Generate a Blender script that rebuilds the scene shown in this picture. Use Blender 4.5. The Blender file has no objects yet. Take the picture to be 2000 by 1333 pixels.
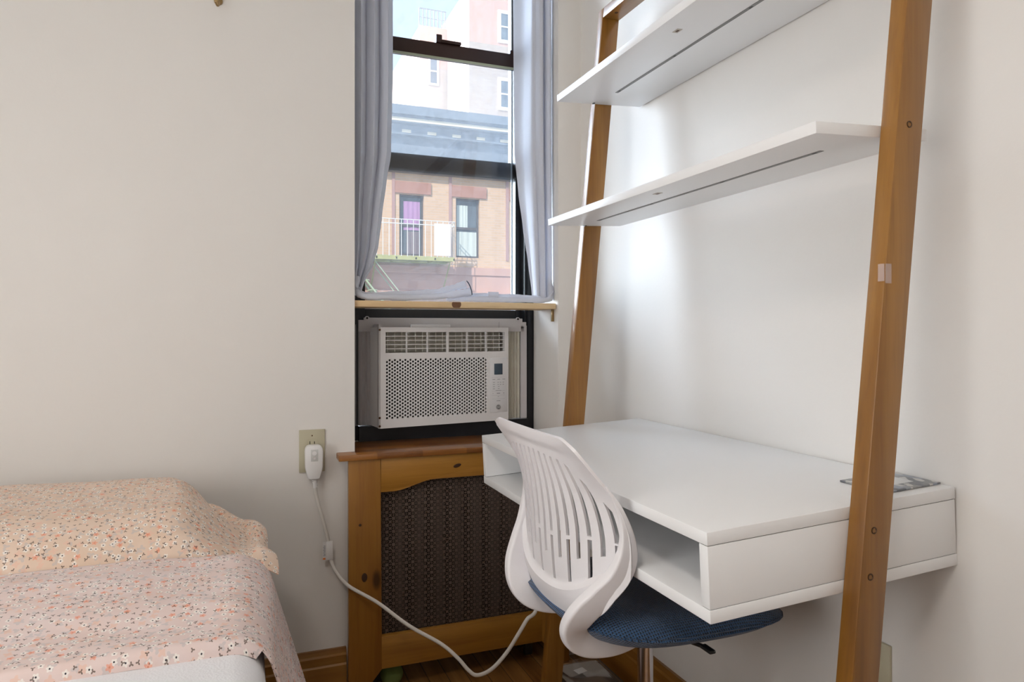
import bpy, bmesh, math, random
from mathutils import Vector, Matrix
random.seed(7)
PI = math.pi
S = bpy.context.scene
COL = S.collection

# ------------------------------------------------------------------ camera, world, sun, added lamps
YAW = math.atan2(526, 1360)
cam_d = bpy.data.cameras.new('camera')
cam = bpy.data.objects.new('camera', cam_d); COL.objects.link(cam)
cam.location = (0, 0, 1.03)
cam.rotation_euler = (PI/2, 0, -YAW)
cam_d.sensor_width = 36; cam_d.lens = 36*1360/2000
cam_d.shift_y = -(666.5-648)/2000
cam_d.clip_start = .02; cam_d.clip_end = 300
S.camera = cam

S.view_settings.view_transform = 'Standard'
S.view_settings.look = 'None'
S.view_settings.gamma = 1
S.view_settings.use_curve_mapping = False
S.view_settings.exposure = 0.08

SKY_BASE, ADDED_GLOW = .92, 35.0
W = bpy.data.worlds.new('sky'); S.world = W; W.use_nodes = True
wn = W.node_tree; wn.nodes.clear()
wo = wn.nodes.new('ShaderNodeOutputWorld'); wb = wn.nodes.new('ShaderNodeBackground')
tc = wn.nodes.new('ShaderNodeTexCoord'); sx = wn.nodes.new('ShaderNodeSeparateXYZ')
cr = wn.nodes.new('ShaderNodeValToRGB')
wn.links.new(tc.outputs['Generated'], sx.inputs[0]); wn.links.new(sx.outputs['Z'], cr.inputs[0])
cr.color_ramp.elements[0].position = 0.0; cr.color_ramp.elements[0].color = (.80, .90, 1, 1)
cr.color_ramp.elements[1].position = .8; cr.color_ramp.elements[1].color = (.52, .72, 1, 1)
# bright lobe added to the sky, left of view, to light the room
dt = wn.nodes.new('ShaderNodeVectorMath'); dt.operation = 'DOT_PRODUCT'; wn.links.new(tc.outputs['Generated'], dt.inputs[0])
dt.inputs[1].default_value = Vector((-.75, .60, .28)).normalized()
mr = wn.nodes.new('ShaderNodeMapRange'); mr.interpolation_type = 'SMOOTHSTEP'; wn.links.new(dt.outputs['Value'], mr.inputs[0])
for k, q in enumerate((.74, .95, SKY_BASE, ADDED_GLOW)): mr.inputs[k+1].default_value = q
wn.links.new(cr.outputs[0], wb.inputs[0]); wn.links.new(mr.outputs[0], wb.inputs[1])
wn.links.new(wb.outputs[0], wo.inputs[0])

sd = bpy.data.lights.new('sun', 'SUN'); sd.energy = 3.6; sd.angle = .01; sd.color = (1, .93, .82)
sun = bpy.data.objects.new('sun', sd); COL.objects.link(sun)
sun.rotation_euler = Vector((.62, .60, -.62)).to_track_quat('-Z', 'Y').to_euler()

LAMP = (-.55, -.05, 2.75)
def area(name, loc, size, power, color, rot=(0, 0, 0), sy=None):
    d = bpy.data.lights.new(name, 'AREA'); d.shape = 'RECTANGLE' if sy else 'DISK'; d.size = size
    if sy: d.size_y = sy
    d.energy = power; d.color = color
    o = bpy.data.objects.new(name, d); COL.objects.link(o); o.location = loc; o.rotation_euler = rot
    return o
area('added_lamp_downlight', (LAMP[0], LAMP[1], 2.30), .36, 9, (1, .91, .83))  # lamp added out of view to brighten the room
area('added_lamp_uplight', (LAMP[0], LAMP[1], 2.40), .36, 5, (1, .91, .84), (PI, 0, 0))  # added too, bounces soft light off the ceiling

# fill light added to brighten the room, out of view in the opening of added_window
area('added_fill_light', (-1.715, .25, 1.13), .95, 16.5, (1, .97, .94), (0, -PI/2, 0), 1.2)

# ------------------------------------------------------------------ helpers
def bm_new(): return bmesh.new()

def finish_bm(bm, ang=35):
    bmesh.ops.recalc_face_normals(bm, faces=bm.faces)
    a = math.radians(ang)
    for f in bm.faces: f.smooth = True
    for e in bm.edges:
        if len(e.link_faces) == 2:
            if e.calc_face_angle(0) > a: e.smooth = False
        else: e.smooth = False

def world_off(p):
    v = Vector((0, 0, 0))
    while p is not None:
        v += p.location; p = p.parent
    return v

def obj(name, bm, mat, parent=None, local=False, ang=35, label=None, recalc=True, loc=None):
    """one mesh object from bm; bm in world coordinates unless local"""
    if recalc: finish_bm(bm, ang)
    off = Vector((0, 0, 0))
    if parent is not None and not local: off = world_off(parent)
    if parent is None and loc is not None: off = Vector(loc)
    if off.length: bmesh.ops.translate(bm, verts=bm.verts, vec=-off)
    me = bpy.data.meshes.new(name); bm.to_mesh(me); bm.free()
    o = bpy.data.objects.new(name, me); COL.objects.link(o)
    for m in (mat if isinstance(mat, (list, tuple)) else [mat]): me.materials.append(m)
    if parent is not None: o.parent = parent
    if parent is None and loc is not None: o.location = loc
    if label: o['label'] = label
    return o

def thing(name, label, cat, loc=(0, 0, 0), rotz=0, group=None):
    o = bpy.data.objects.new(name, None); COL.objects.link(o)
    o.empty_display_size = .05
    o.location = loc; o.rotation_euler = (0, 0, rotz); o['label'] = label; o['category'] = cat
    if group: o['group'] = group
    return o

def tag(o, label, cat, group=None):
    o['label'] = label; o['category'] = cat
    if group: o['group'] = group
    return o

def struct(name, bm, mat, **k):
    o = obj(name, bm, mat, **k); o['kind'] = 'structure'; return o

def hexa(bm, P, bev=0, seg=2):
    """box from 8 points: bottom loop 4, top loop 4"""
    vs = [bm.verts.new(p) for p in P]
    fs = [(0, 3, 2, 1), (4, 5, 6, 7), (0, 1, 5, 4), (1, 2, 6, 5), (2, 3, 7, 6), (3, 0, 4, 7)]
    F = [bm.faces.new([vs[i] for i in f]) for f in fs]
    if bev:
        es = list({e for f in F for e in f.edges})
        bmesh.ops.bevel(bm, geom=es, offset=bev, segments=seg, affect='EDGES', profile=.5)

def box(bm, x0, x1, y0, y1, z0, z1, bev=0, seg=2):
    hexa(bm, [(x0, y0, z0), (x1, y0, z0), (x1, y1, z0), (x0, y1, z0),
              (x0, y0, z1), (x1, y0, z1), (x1, y1, z1), (x0, y1, z1)], bev, seg)

def B(*a, **k):
    bm = bm_new(); box(bm, *a, **k); return bm

def prism(bm, pts, y0, y1, axis='y', bev=0):
    """polygon pts (a,b) extruded along axis. y: (x,z); x: (y,z); z: (x,y)"""
    def P(a, b, c):
        return {'y': (a, c, b), 'x': (c, a, b), 'z': (a, b, c)}[axis]
    v0 = [bm.verts.new(P(a, b, y0)) for a, b in pts]; v1 = [bm.verts.new(P(a, b, y1)) for a, b in pts]
    n = len(pts); F = []
    F.append(bm.faces.new(v0)); F.append(bm.faces.new(v1[::-1]))
    for i in range(n): F.append(bm.faces.new([v0[i], v0[(i+1) % n], v1[(i+1) % n], v1[i]]))
    if bev:
        es = list({e for f in F for e in f.edges})
        bmesh.ops.bevel(bm, geom=es, offset=bev, segments=2, affect='EDGES', profile=.5)

def catmull(P, n=8):
    P = [Vector(p) for p in P]; out = []
    Q = [2*P[0]-P[1]] + P + [2*P[-1]-P[-2]]
    for i in range(1, len(Q)-2):
        p0, p1, p2, p3 = Q[i-1:i+3]
        for k in range(n):
            t = k/n
            out.append(.5*((2*p1)+(-p0+p2)*t+(2*p0-5*p1+4*p2-p3)*t*t+(-p0+3*p1-3*p2+p3)*t**3))
    out.append(P[-1]); return out

def sweep(bm, path, prof, up=None, caps=True, scale=None):
    """sweep closed profile [(a,b)] along path. a along side vector, b along up-ish vector.
    up: fixed reference vector or list per point; None = parallel transport"""
    n = len(path); rings = []
    T = []
    for i in range(n):
        t = (path[min(i+1, n-1)]-path[max(i-1, 0)]).normalized(); T.append(t)
    ref = Vector(up) if (up is not None and not isinstance(up, list)) else None
    if ref is None and not isinstance(up, list):
        r = Vector((0, 0, 1)) if abs(T[0].z) < .9 else Vector((1, 0, 0))
    for i in range(n):
        t = T[i]
        if isinstance(up, list): r0 = Vector(up[i])
        elif ref is not None: r0 = ref
        else: r0 = r
        s = t.cross(r0).normalized(); u = s.cross(t).normalized()
        if ref is None and not isinstance(up, list): r = u
        sc = scale[i] if scale else 1
        sa, sb = (sc if isinstance(sc, (tuple, list)) else (sc, sc))
        rings.append([bm.verts.new(path[i]+s*a*sa+u*b*sb) for a, b in prof])
    m = len(prof)
    for i in range(n-1):
        for k in range(m):
            bm.faces.new([rings[i][k], rings[i][(k+1) % m], rings[i+1][(k+1) % m], rings[i+1][k]])
    if caps:
        bm.faces.new(rings[0][::-1]); bm.faces.new(rings[-1])

def circ(r, n=12, r2=None): return [(r*math.cos(2*PI*k/n), (r2 or r)*math.sin(2*PI*k/n)) for k in range(n)]

def tube(bm, path, r, n=10): sweep(bm, [Vector(p) for p in path], circ(r, n))

def lathe(bm, c, prof, n=24, axis='z'):
    c = Vector(c); rings = []
    for r, h in prof:
        ring = []
        for k in range(n):
            a = 2*PI*k/n; x, y = r*math.cos(a), r*math.sin(a)
            v = {'z': (x, y, h), 'y': (x, h, y), 'x': (h, x, y)}[axis]
            ring.append(bm.verts.new(c+Vector(v)))
        rings.append(ring)
    for i in range(len(rings)-1):
        for k in range(n):
            bm.faces.new([rings[i][k], rings[i][(k+1) % n], rings[i+1][(k+1) % n], rings[i+1][k]])
    bm.faces.new(rings[0][::-1]); bm.faces.new(rings[-1])

def grid(bm, nu, nv, fn, uvfn=None, keep=None):
    V = [[bm.verts.new(fn(i/(nu-1), j/(nv-1))) for j in range(nv)] for i in range(nu)]
    uvl = bm.loops.layers.uv.verify() if uvfn else None
    for i in range(nu-1):
        for j in range(nv-1):
            if keep and not keep(i, j): continue
            f = bm.faces.new([V[i][j], V[i+1][j], V[i+1][j+1], V[i][j+1]])
            if uvl:
                for lp, (a, b) in zip(f.loops, ((i, j), (i+1, j), (i+1, j+1), (i, j+1))):
                    lp[uvl].uv = uvfn(a/(nu-1), b/(nv-1))
    return V

def thicken(bm, t):
    """give an open sheet real thickness t (both ways t/2)"""
    bm.normal_update()
    vs = list(bm.verts); fs = list(bm.faces); be = [e for e in bm.edges if len(e.link_faces) == 1]
    uvl = bm.loops.layers.uv.active
    nrm = {v: v.normal.copy() for v in vs}
    new = {v: bm.verts.new(v.co-nrm[v]*t/2) for v in vs}
    for f in fs:
        nf = bm.faces.new([new[v] for v in reversed(f.verts[:])])
        if uvl:
            for lp, lo in zip(nf.loops, reversed(f.loops[:])): lp[uvl].uv = lo[uvl].uv
    for e in be:
        a, b = e.verts; lf = e.link_faces[0]
        for lp in lf.loops:
            if lp.edge == e: a, b = lp.vert, lp.link_loop_next.vert; uvs = (lp, lp.link_loop_next); break
        nf = bm.faces.new([b, a, new[a], new[b]])
        if uvl:
            u = (uvs[1][uvl].uv.copy(), uvs[0][uvl].uv.copy())
            for lp, q in zip(nf.loops, (u[0], u[1], u[1], u[0])): lp[uvl].uv = q
    for v in vs: v.co += nrm[v]*t/2

def fbm(x, y, s=0):
    v = 0; a = 1
    for k in range(3):
        v += a*(math.sin(x*(1.3+k)+1.7*math.sin(y*(1.1+.6*k)+k+s))+math.sin(y*(1.7+.8*k)+1.3*math.sin(x*(.9+k)+s*2)))
        a *= .5; x *= 1.9; y *= 1.9
    return v/3.5

def lerp(a, b, t): return a+(b-a)*t
def sstep(a, b, x):
    t = max(0, min(1, (x-a)/(b-a))); return t*t*(3-2*t)
def interp(tab, x):
    if x <= tab[0][0]: return tab[0][1]
    for (a, va), (b, vb) in zip(tab, tab[1:]):
        if x <= b:
            t = (x-a)/(b-a); t = t*t*(3-2*t)*.4+t*.6
            return lerp(va, vb, t)
    return tab[-1][1]

# ------------------------------------------------------------------ materials
class NT:
    def __init__(s, name):
        s.m = bpy.data.materials.new(name); s.m.use_nodes = True; s.t = s.m.node_tree
        s.b = s.t.nodes['Principled BSDF']; s.o = s.t.nodes['Material Output']
    def n(s, typ, **k):
        x = s.t.nodes.new(typ)
        for a, b in k.items(): setattr(x, a, b)
        return x
    def L(s, a, b): s.t.links.new(a, b)
    def val(s, v, sock):
        if isinstance(v, (int, float)): sock.default_value = v
        elif isinstance(v, tuple): sock.default_value = v if len(v) == len(sock.default_value) else (*v, 1)
        else: s.L(v, sock)
    def math(s, op, a, b=None, c=None):
        x = s.n('ShaderNodeMath', operation=op); s.val(a, x.inputs[0])
        if b is not None: s.val(b, x.inputs[1])
        if c is not None: s.val(c, x.inputs[2])
        return x.outputs[0]
    def mix(s, f, a, b):
        x = s.n('ShaderNodeMix', data_type='RGBA'); s.val(f, x.inputs[0])
        s.val(a, x.inputs[6]); s.val(b, x.inputs[7]); return x.outputs[2]
    def coord(s, which='Object', scale=(1, 1, 1), rot=(0, 0, 0)):
        c = s.n('ShaderNodeTexCoord'); m = s.n('ShaderNodeMapping'); s.L(c.outputs[which], m.inputs[0])
        m.inputs['Scale'].default_value = scale; m.inputs['Rotation'].default_value = rot; return m.outputs[0]
    def noise(s, vec, scale, detail=3, rough=.5, out=0):
        x = s.n('ShaderNodeTexNoise'); s.L(vec, x.inputs['Vector']); x.inputs['Scale'].default_value = scale
        x.inputs['Detail'].default_value = detail; x.inputs['Roughness'].default_value = rough; return x.outputs[out]
    def ramp(s, f, stops):
        x = s.n('ShaderNodeValToRGB'); s.L(f, x.inputs[0]); e = x.color_ramp.elements
        while len(e) < len(stops): e.new(.5)
        for q, (p, c) in zip(e, stops):
            q.position = p; q.color = (*c, 1) if len(c) == 3 else c
        return x.outputs[0]
    def maprange(s, v, a, b, c=0, d=1, smooth=False):
        x = s.n('ShaderNodeMapRange'); s.L(v, x.inputs[0])
        if smooth: x.interpolation_type = 'SMOOTHSTEP'
        for k, q in enumerate((a, b, c, d)): x.inputs[k+1].default_value = q
        return x.outputs[0]
    def bump(s, h, strength=.2, dist=.002):
        x = s.n('ShaderNodeBump'); s.L(h, x.inputs['Height']); x.inputs['Strength'].default_value = strength
        x.inputs['Distance'].default_value = dist; s.L(x.outputs[0], s.b.inputs['Normal']); return x
    def set(s, color=None, rough=.5, metal=0, coat=0, coatr=.1, spec=.5):
        if color is not None: s.val(color, s.b.inputs['Base Color'])
        s.val(rough, s.b.inputs['Roughness']); s.b.inputs['Metallic'].default_value = metal
        s.b.inputs['Coat Weight'].default_value = coat; s.b.inputs['Coat Roughness'].default_value = coatr
        s.b.inputs['Specular IOR Level'].default_value = spec
        return s.m

def plain(name, c, rough=.5, metal=0, var=.04, scale=12, bump=0, bscale=200, coat=0, spec=.5):
    n = NT(name); v = n.coord()
    f = n.noise(v, scale, 3)
    lo = tuple(x*(1-var) for x in c); hi = tuple(min(1, x*(1+var)) for x in c)
    col = n.mix(f, lo, hi)
    if bump: n.bump(n.noise(v, bscale, 2), bump, .001)
    return n.set(col, rough, metal, coat=coat, spec=spec)

def wood(name, dark, mid, light, axis='z', scale=1.0, rough=.38, coat=.25, coatr=.18, knots=False, off=(0, 0, 0)):
    n = NT(name)
    sc = {'x': (1.2, 22, 22), 'y': (22, 1.2, 22), 'z': (22, 22, 1.2)}[axis]
    v = n.coord('Object', tuple(q*scale for q in sc))
    a = n.noise(v, 1.0, 5, .6)
    v2 = n.coord('Object', tuple(q*scale*.28 for q in sc))
    b = n.noise(v2, 1.0, 2, .5)
    f = n.math('ADD', n.math('MULTIPLY', a, .6), n.math('MULTIPLY', b, .5))
    col = n.ramp(f, [(.34, dark), (.52, mid), (.72, light)])
    v3 = n.coord('Object', tuple(q*scale*6 for q in sc))
    fine = n.noise(v3, 1.0, 2, .5)
    col = n.mix(n.maprange(fine, .55, .8, 0, .35), col, dark)
    if knots:
        v4 = n.coord('Object', {'x': (2.6, 6, 6), 'y': (6, 2.6, 6), 'z': (6, 6, 2.6)}[axis])
        w = n.n('ShaderNodeTexVoronoi'); n.L(v4, w.inputs['Vector']); w.inputs['Scale'].default_value = 1.0
        k = n.maprange(w.outputs['Distance'], .04, .09, 1, 0)
        k2 = n.maprange(w.outputs['Distance'], .08, .2, .35, 0)
        col = n.mix(k2, col, dark); col = n.mix(k, col, tuple(q*.35 for q in dark))
    n.bump(fine, .08, .0006)
    return n.set(col, rough, coat=coat, coatr=coatr)

M = {}
def wallmat(name, c):
    n = NT(name); v = n.coord()
    f = n.noise(v, 1.6, 2); col = n.mix(f, tuple(x*.97 for x in c), c)
    h = n.noise(v, 95, 3, .6); n.bump(h, .10, .002)
    return n.set(col, .72, spec=.25)
M['wall'] = wallmat('cream_wall_paint', (.81, .785, .75))
M['ceil'] = wallmat('white_ceiling_paint', (.86, .85, .82))
M['oak_v'] = wood('amber_wood_vertical', (.13, .047, .004), (.25, .105, .012), (.38, .18, .032), 'z', rough=.45, coat=.35, coatr=.16)
M['oak_y'] = wood('amber_wood_along_wall', (.13, .047, .004), (.25, .105, .012), (.38, .18, .032), 'y', rough=.45, coat=.35, coatr=.16)
M['pine_v'] = wood('stained_pine_vertical', (.19, .07, .010), (.31, .13, .018), (.40, .19, .03), 'z', rough=.4, coat=.15, knots=True)
M['pine_x'] = wood('stained_pine_horizontal', (.19, .07, .010), (.35, .155, .020), (.46, .225, .035), 'x', rough=.4, coat=.15, knots=True)
M['rawpine'] = wood('unfinished_pine', (.46, .30, .14), (.66, .46, .25), (.78, .60, .36), 'x', rough=.6, coat=0, knots=False)
M['base_x'] = wood('baseboard_wood_x', (.17, .065, .010), (.29, .125, .018), (.38, .18, .03), 'x', rough=.35, coat=.3)
M['base_y'] = wood('baseboard_wood_y', (.17, .065, .010), (.29, .125, .018), (.38, .18, .03), 'y', rough=.35, coat=.3)

def m_sill():
    n = NT('varnished_butcher_block')
    v = n.coord('Object', (2.2, 24, 40)); a = n.noise(v, 1, 5, .6)
    bt = n.n('ShaderNodeTexBrick'); n.L(n.coord('Object', (1, 1, 1)), bt.inputs['Vector'])
    bt.inputs['Scale'].default_value = 1; bt.inputs['Brick Width'].default_value = .13; bt.inputs['Row Height'].default_value = .045
    bt.inputs['Mortar Size'].default_value = .0006
    bt.inputs['Color1'].default_value = (0, 0, 0, 1); bt.inputs['Color2'].default_value = (1, 1, 1, 1); bt.inputs['Mortar'].default_value = (.5, .5, .5, 1)
    f = n.math('ADD', n.math('MULTIPLY', a, .75), n.math('MULTIPLY', bt.outputs[0], .22))
    col = n.ramp(f, [(.3, (.13, .04, .008)), (.5, (.27, .10, .018)), (.75, (.42, .19, .05))])
    return n.set(col, .28, coat=.5, coatr=.12)
M['sill'] = m_sill()

def m_floor():
    n = NT('oak_strip_floor')
    v = n.coord('Object', (1, 1, 1), (0, 0, PI/2))
    bt = n.n('ShaderNodeTexBrick'); n.L(v, bt.inputs['Vector'])
    bt.inputs['Scale'].default_value = 1; bt.inputs['Brick Width'].default_value = .9; bt.inputs['Row Height'].default_value = .057
    bt.inputs['Mortar Size'].default_value = .0011; bt.offset = .37
    bt.inputs['Color1'].default_value = (0, 0, 0, 1); bt.inputs['Color2'].default_value = (1, 1, 1, 1); bt.inputs['Mortar'].default_value = (.0, .0, .0, 1)
    g = n.noise(n.coord('Object', (30, 1.6, 30)), 1, 5, .65)
    f = n.math('ADD', n.math('MULTIPLY', g, .8), n.math('MULTIPLY', bt.outputs[0], .2))
    col = n.ramp(f, [(.32, (.17, .065, .015)), (.55, (.36, .17, .045)), (.78, (.52, .29, .10))])
    col = n.mix(bt.outputs['Fac'], col, (.04, .015, .005))
    return n.set(col, .3, coat=.4, coatr=.15)
M['floor'] = m_floor()

M['whitelam'] = plain('white_laminate', (.87, .875, .88), .32, var=.015, scale=4, spec=.5)
M['whiteplastic'] = plain('white_chair_plastic', (.84, .82, .84), .38, var=.01)
M['acplastic'] = plain('white_appliance_plastic', (.80, .79, .79), .42, var=.02)
M['acbeige'] = plain('aged_vinyl', (.66, .63, .62), .5, var=.05)
M['accordion'] = plain('grey_vinyl_accordion', (.58, .56, .57), .5, var=.05)
M['dark'] = plain('black_interior', (.012, .011, .011), .8)
M['blackframe'] = plain('black_window_paint', (.010, .012, .016), .35, var=.2, spec=.4)
M['brownrail'] = plain('dark_brown_window_rail', (.035, .015, .012), .35, var=.25, spec=.4)
M['chrome'] = plain('chrome', (.75, .75, .80), .16, metal=1)
M['black'] = plain('black_plastic', (.012, .012, .013), .4)
M['seam'] = plain('dark_seam', (.02, .018, .016), .8)
M['screw'] = plain('bronze_screw', (.08, .04, .018), .35, metal=.7)
M['strip'] = plain('grey_led_channel', (.20, .20, .20), .5)
M['beigeplate'] = plain('almond_plastic', (.50, .46, .33), .4, var=.03)
M['cord'] = plain('white_vinyl_cord', (.74, .71, .66), .45)
M['plugwhite'] = plain('white_plug_plastic', (.80, .79, .78), .35)
M['greyprint'] = plain('grey_print', (.25, .25, .27), .6)
M['darkprint'] = plain('dark_print', (.06, .06, .07), .5)
M['orangeprint'] = plain('orange_print', (.75, .22, .05), .6)
M['lcd'] = plain('blue_grey_display', (.045, .075, .11), .25)
M['bronze'] = plain('aged_brass', (.33, .22, .10), .35, metal=.8)
M['iron'] = plain('dark_radiator_iron', (.05, .04, .035), .6)
M['green'] = plain('green_felt', (.16, .22, .06), .9, bump=.5, bscale=600)
M['tape'] = None

def m_tape():
    n = NT('yellowed_clear_tape')
    n.set((.85, .70, .66), .35); n.b.inputs['Alpha'].default_value = .3
    return n.m
M['tape'] = m_tape()

def m_glass(name, dust, tint=(1, 1, 1)):
    n = NT(name); t = n.t
    tr = n.n('ShaderNodeBsdfTransparent'); tr.inputs[0].default_value = (*tint, 1)
    gl = n.n('ShaderNodeBsdfGlossy'); gl.inputs['Roughness'].default_value = .02
    fr = n.n('ShaderNodeFresnel'); fr.inputs['IOR'].default_value = 1.45
    mx = n.n('ShaderNodeMixShader'); n.L(fr.outputs[0], mx.inputs[0]); n.L(tr.outputs[0], mx.inputs[1]); n.L(gl.outputs[0], mx.inputs[2])
    tl = n.n('ShaderNodeBsdfTranslucent'); tl.inputs[0].default_value = (.85, .92, 1, 1)
    m2 = n.n('ShaderNodeMixShader')
    f = n.noise(n.coord('Object', (1, 1, 1)), 60, 4, .7)
    f2 = n.maprange(f, .3, .7, dust*.7, dust*1.3)
    n.L(f2, m2.inputs[0]); n.L(mx.outputs[0], m2.inputs[1]); n.L(tl.outputs[0], m2.inputs[2])
    n.L(m2.outputs[0], n.o.inputs[0]); return n.m
M['glass'] = m_glass('window_glass', .025)
M['glassdusty'] = m_glass('dusty_window_glass', .05)

def m_clear():
    n = NT('clear_plastic_box')
    tr = n.n('ShaderNodeBsdfTransparent'); tr.inputs[0].default_value = (.99, .985, .98, 1)
    gl = n.n('ShaderNodeBsdfGlossy'); gl.inputs['Roughness'].default_value = .08
    df = n.n('ShaderNodeBsdfDiffuse'); df.inputs[0].default_value = (.8, .8, .8, 1)
    fr = n.n('ShaderNodeLayerWeight'); fr.inputs[0].default_value = .2
    mx = n.n('ShaderNodeMixShader'); n.L(fr.outputs['Fresnel'], mx.inputs[0]); n.L(tr.outputs[0], mx.inputs[1]); n.L(gl.outputs[0], mx.inputs[2])
    m2 = n.n('ShaderNodeMixShader'); m2.inputs[0].default_value = .05; n.L(mx.outputs[0], m2.inputs[1]); n.L(df.outputs[0], m2.inputs[2])
    n.L(m2.outputs[0], n.o.inputs[0]); return n.m
M['clear'] = m_clear()

def m_curtain():
    n = NT('pale_grey_curtain_cloth')
    v = n.coord('Object', (1, 1, 1))
    wv = n.noise(n.coord('Object', (1200, 1200, 200)), 1, 2)
    col = n.mix(wv, (.68, .70, .76), (.80, .82, .88))
    df = n.n('ShaderNodeBsdfDiffuse'); n.L(col, df.inputs[0])
    tl = n.n('ShaderNodeBsdfTranslucent'); tl.inputs[0].default_value = (.78, .80, .88, 1)
    mx = n.n('ShaderNodeMixShader'); mx.inputs[0].default_value = .30
    n.L(df.outputs[0], mx.inputs[1]); n.L(tl.outputs[0], mx.inputs[2]); n.L(mx.outputs[0], n.o.inputs[0]); return n.m
M['curtain'] = m_curtain()
M['hem'] = plain('dark_curtain_hem', (.06, .08, .11), .8)

def m_grille():
    """stamped sheet: eight-rayed nodes on a square lattice, triangular holes between them"""
    n = NT('stamped_radiator_screen')
    c = n.n('ShaderNodeTexCoord'); s = n.n('ShaderNodeSeparateXYZ'); n.L(c.outputs['UV'], s.inputs[0])
    def cell(o):
        return n.math('SUBTRACT', n.math('FRACT', n.math('MULTIPLY', o, 1/.0187)), .5)
    u = cell(s.outputs[0]); v = cell(s.outputs[1])
    au = n.math('ABSOLUTE', u); av = n.math('ABSOLUTE', v)
    l1 = n.math('LESS_THAN', au, .055); l2 = n.math('LESS_THAN', av, .055)
    l3 = n.math('LESS_THAN', n.math('ABSOLUTE', n.math('SUBTRACT', au, av)), .085)
    r = n.math('SQRT', n.math('ADD', n.math('MULTIPLY', u, u), n.math('MULTIPLY', v, v)))
    l4 = n.math('LESS_THAN', r, .23)
    e = n.math('MAXIMUM', au, av); l5 = n.math('GREATER_THAN', e, .46)
    m = n.math('MAXIMUM', n.math('MAXIMUM', l1, l2), n.math('MAXIMUM', l3, l4)); m = n.math('MAXIMUM', m, l5)
    n.set((.13, .095, .078), .5, metal=.2)
    tr = n.n('ShaderNodeBsdfTransparent'); mx = n.n('ShaderNodeMixShader')
    n.L(m, mx.inputs[0]); n.L(tr.outputs[0], mx.inputs[1]); n.L(n.b.outputs[0], mx.inputs[2]); n.L(mx.outputs[0], n.o.inputs[0])
    return n.m
M['grille'] = m_grille()

def m_floral(name, base, base2):
    n = NT(name)
    uv = n.n('ShaderNodeTexCoord').outputs['UV']
    def vor(scale, off=0.0):
        mp = n.n('ShaderNodeMapping'); n.L(uv, mp.inputs[0]); mp.inputs['Location'].default_value = (off, off*.7, 0)
        mp.inputs['Scale'].default_value = (scale, scale, scale)
        x = n.n('ShaderNodeTexVoronoi', voronoi_dimensions='2D'); n.L(mp.outputs[0], x.inputs['Vector']); x.inputs['Scale'].default_value = 1
        sub = n.n('ShaderNodeVectorMath', operation='SUBTRACT'); n.L(mp.outputs[0], sub.inputs[0]); n.L(x.outputs['Position'], sub.inputs[1])
        sp = n.n('ShaderNodeSeparateXYZ'); n.L(sub.outputs[0], sp.inputs[0])
        cs = n.n('ShaderNodeSeparateColor'); n.L(x.outputs['Color'], cs.inputs[0])
        return x.outputs['Distance'], sp.outputs[0], sp.outputs[1], cs.outputs
    def flower(scale, off, rad, petals, thr, amp):
        d, dx, dy, c = vor(scale, off)
        ang = n.math('ADD', n.math('ARCTAN2', dy, dx), n.math('MULTIPLY', c[1], 6.28))
        pr = n.math('MULTIPLY_ADD', n.math('COSINE', n.math('MULTIPLY', ang, petals)), amp, rad)
        ins = n.math('LESS_THAN', d, pr); on = n.math('GREATER_THAN', c[0], thr)
        return n.math('MULTIPLY', ins, on), n.math('MULTIPLY', n.math('LESS_THAN', d, rad*.3), on)
    col = n.mix(n.maprange(n.noise(uv, 14, 2), .35, .65), base, base2)
    # soft grey-lilac leaves and blossoms behind
    g, _ = flower(60, 3.1, .28, 3, .5, .12); col = n.mix(n.math('MULTIPLY', g, .5), col, (.52, .50, .50))
    g, _ = flower(52, 7.7, .26, 4, .6, .08); col = n.mix(n.math('MULTIPLY', g, .6), col, (.80, .52, .40))
    w, wc = flower(66, 1.3, .26, 5, .35, .05); col = n.mix(n.math('MULTIPLY', w, .75), col, (.90, .86, .80)); col = n.mix(wc, col, (.05, .05, .06))
    o, oc = flower(46, 5.9, .20, 5, .76, .05); col = n.mix(n.math('MULTIPLY', o, .7), col, (.82, .32, .20)); col = n.mix(n.math('MULTIPLY', oc, .6), col, (.62, .18, .08))
    l, _ = flower(88, 9.4, .17, 3, .55, .11); col = n.mix(n.math('MULTIPLY', l, .85), col, (.13, .09, .07))
    n.bump(n.noise(uv, 900, 1), .12, .0006)
    n.set(col, .85, spec=.15); n.b.inputs['Sheen Weight'].default_value = .15
    return n.m
M['floral_peach'] = m_floral('peach_floral_cotton', (.74, .56, .43), (.78, .61, .49))
M['floral_pink'] = m_floral('pink_floral_cotton', (.76, .60, .55), (.78, .65, .62))

def m_quilt():
    n = NT('white_quilted_cover')
    v = n.coord('Object', (1, 1, 1))
    w = n.n('ShaderNodeTexVoronoi'); n.L(v, w.inputs['Vector']); w.inputs['Scale'].default_value = 300
    n.bump(w.outputs['Distance'], .3, .0012)
    return n.set((.86, .87, .90), .8, spec=.2)
M['quilt'] = m_quilt()

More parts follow.
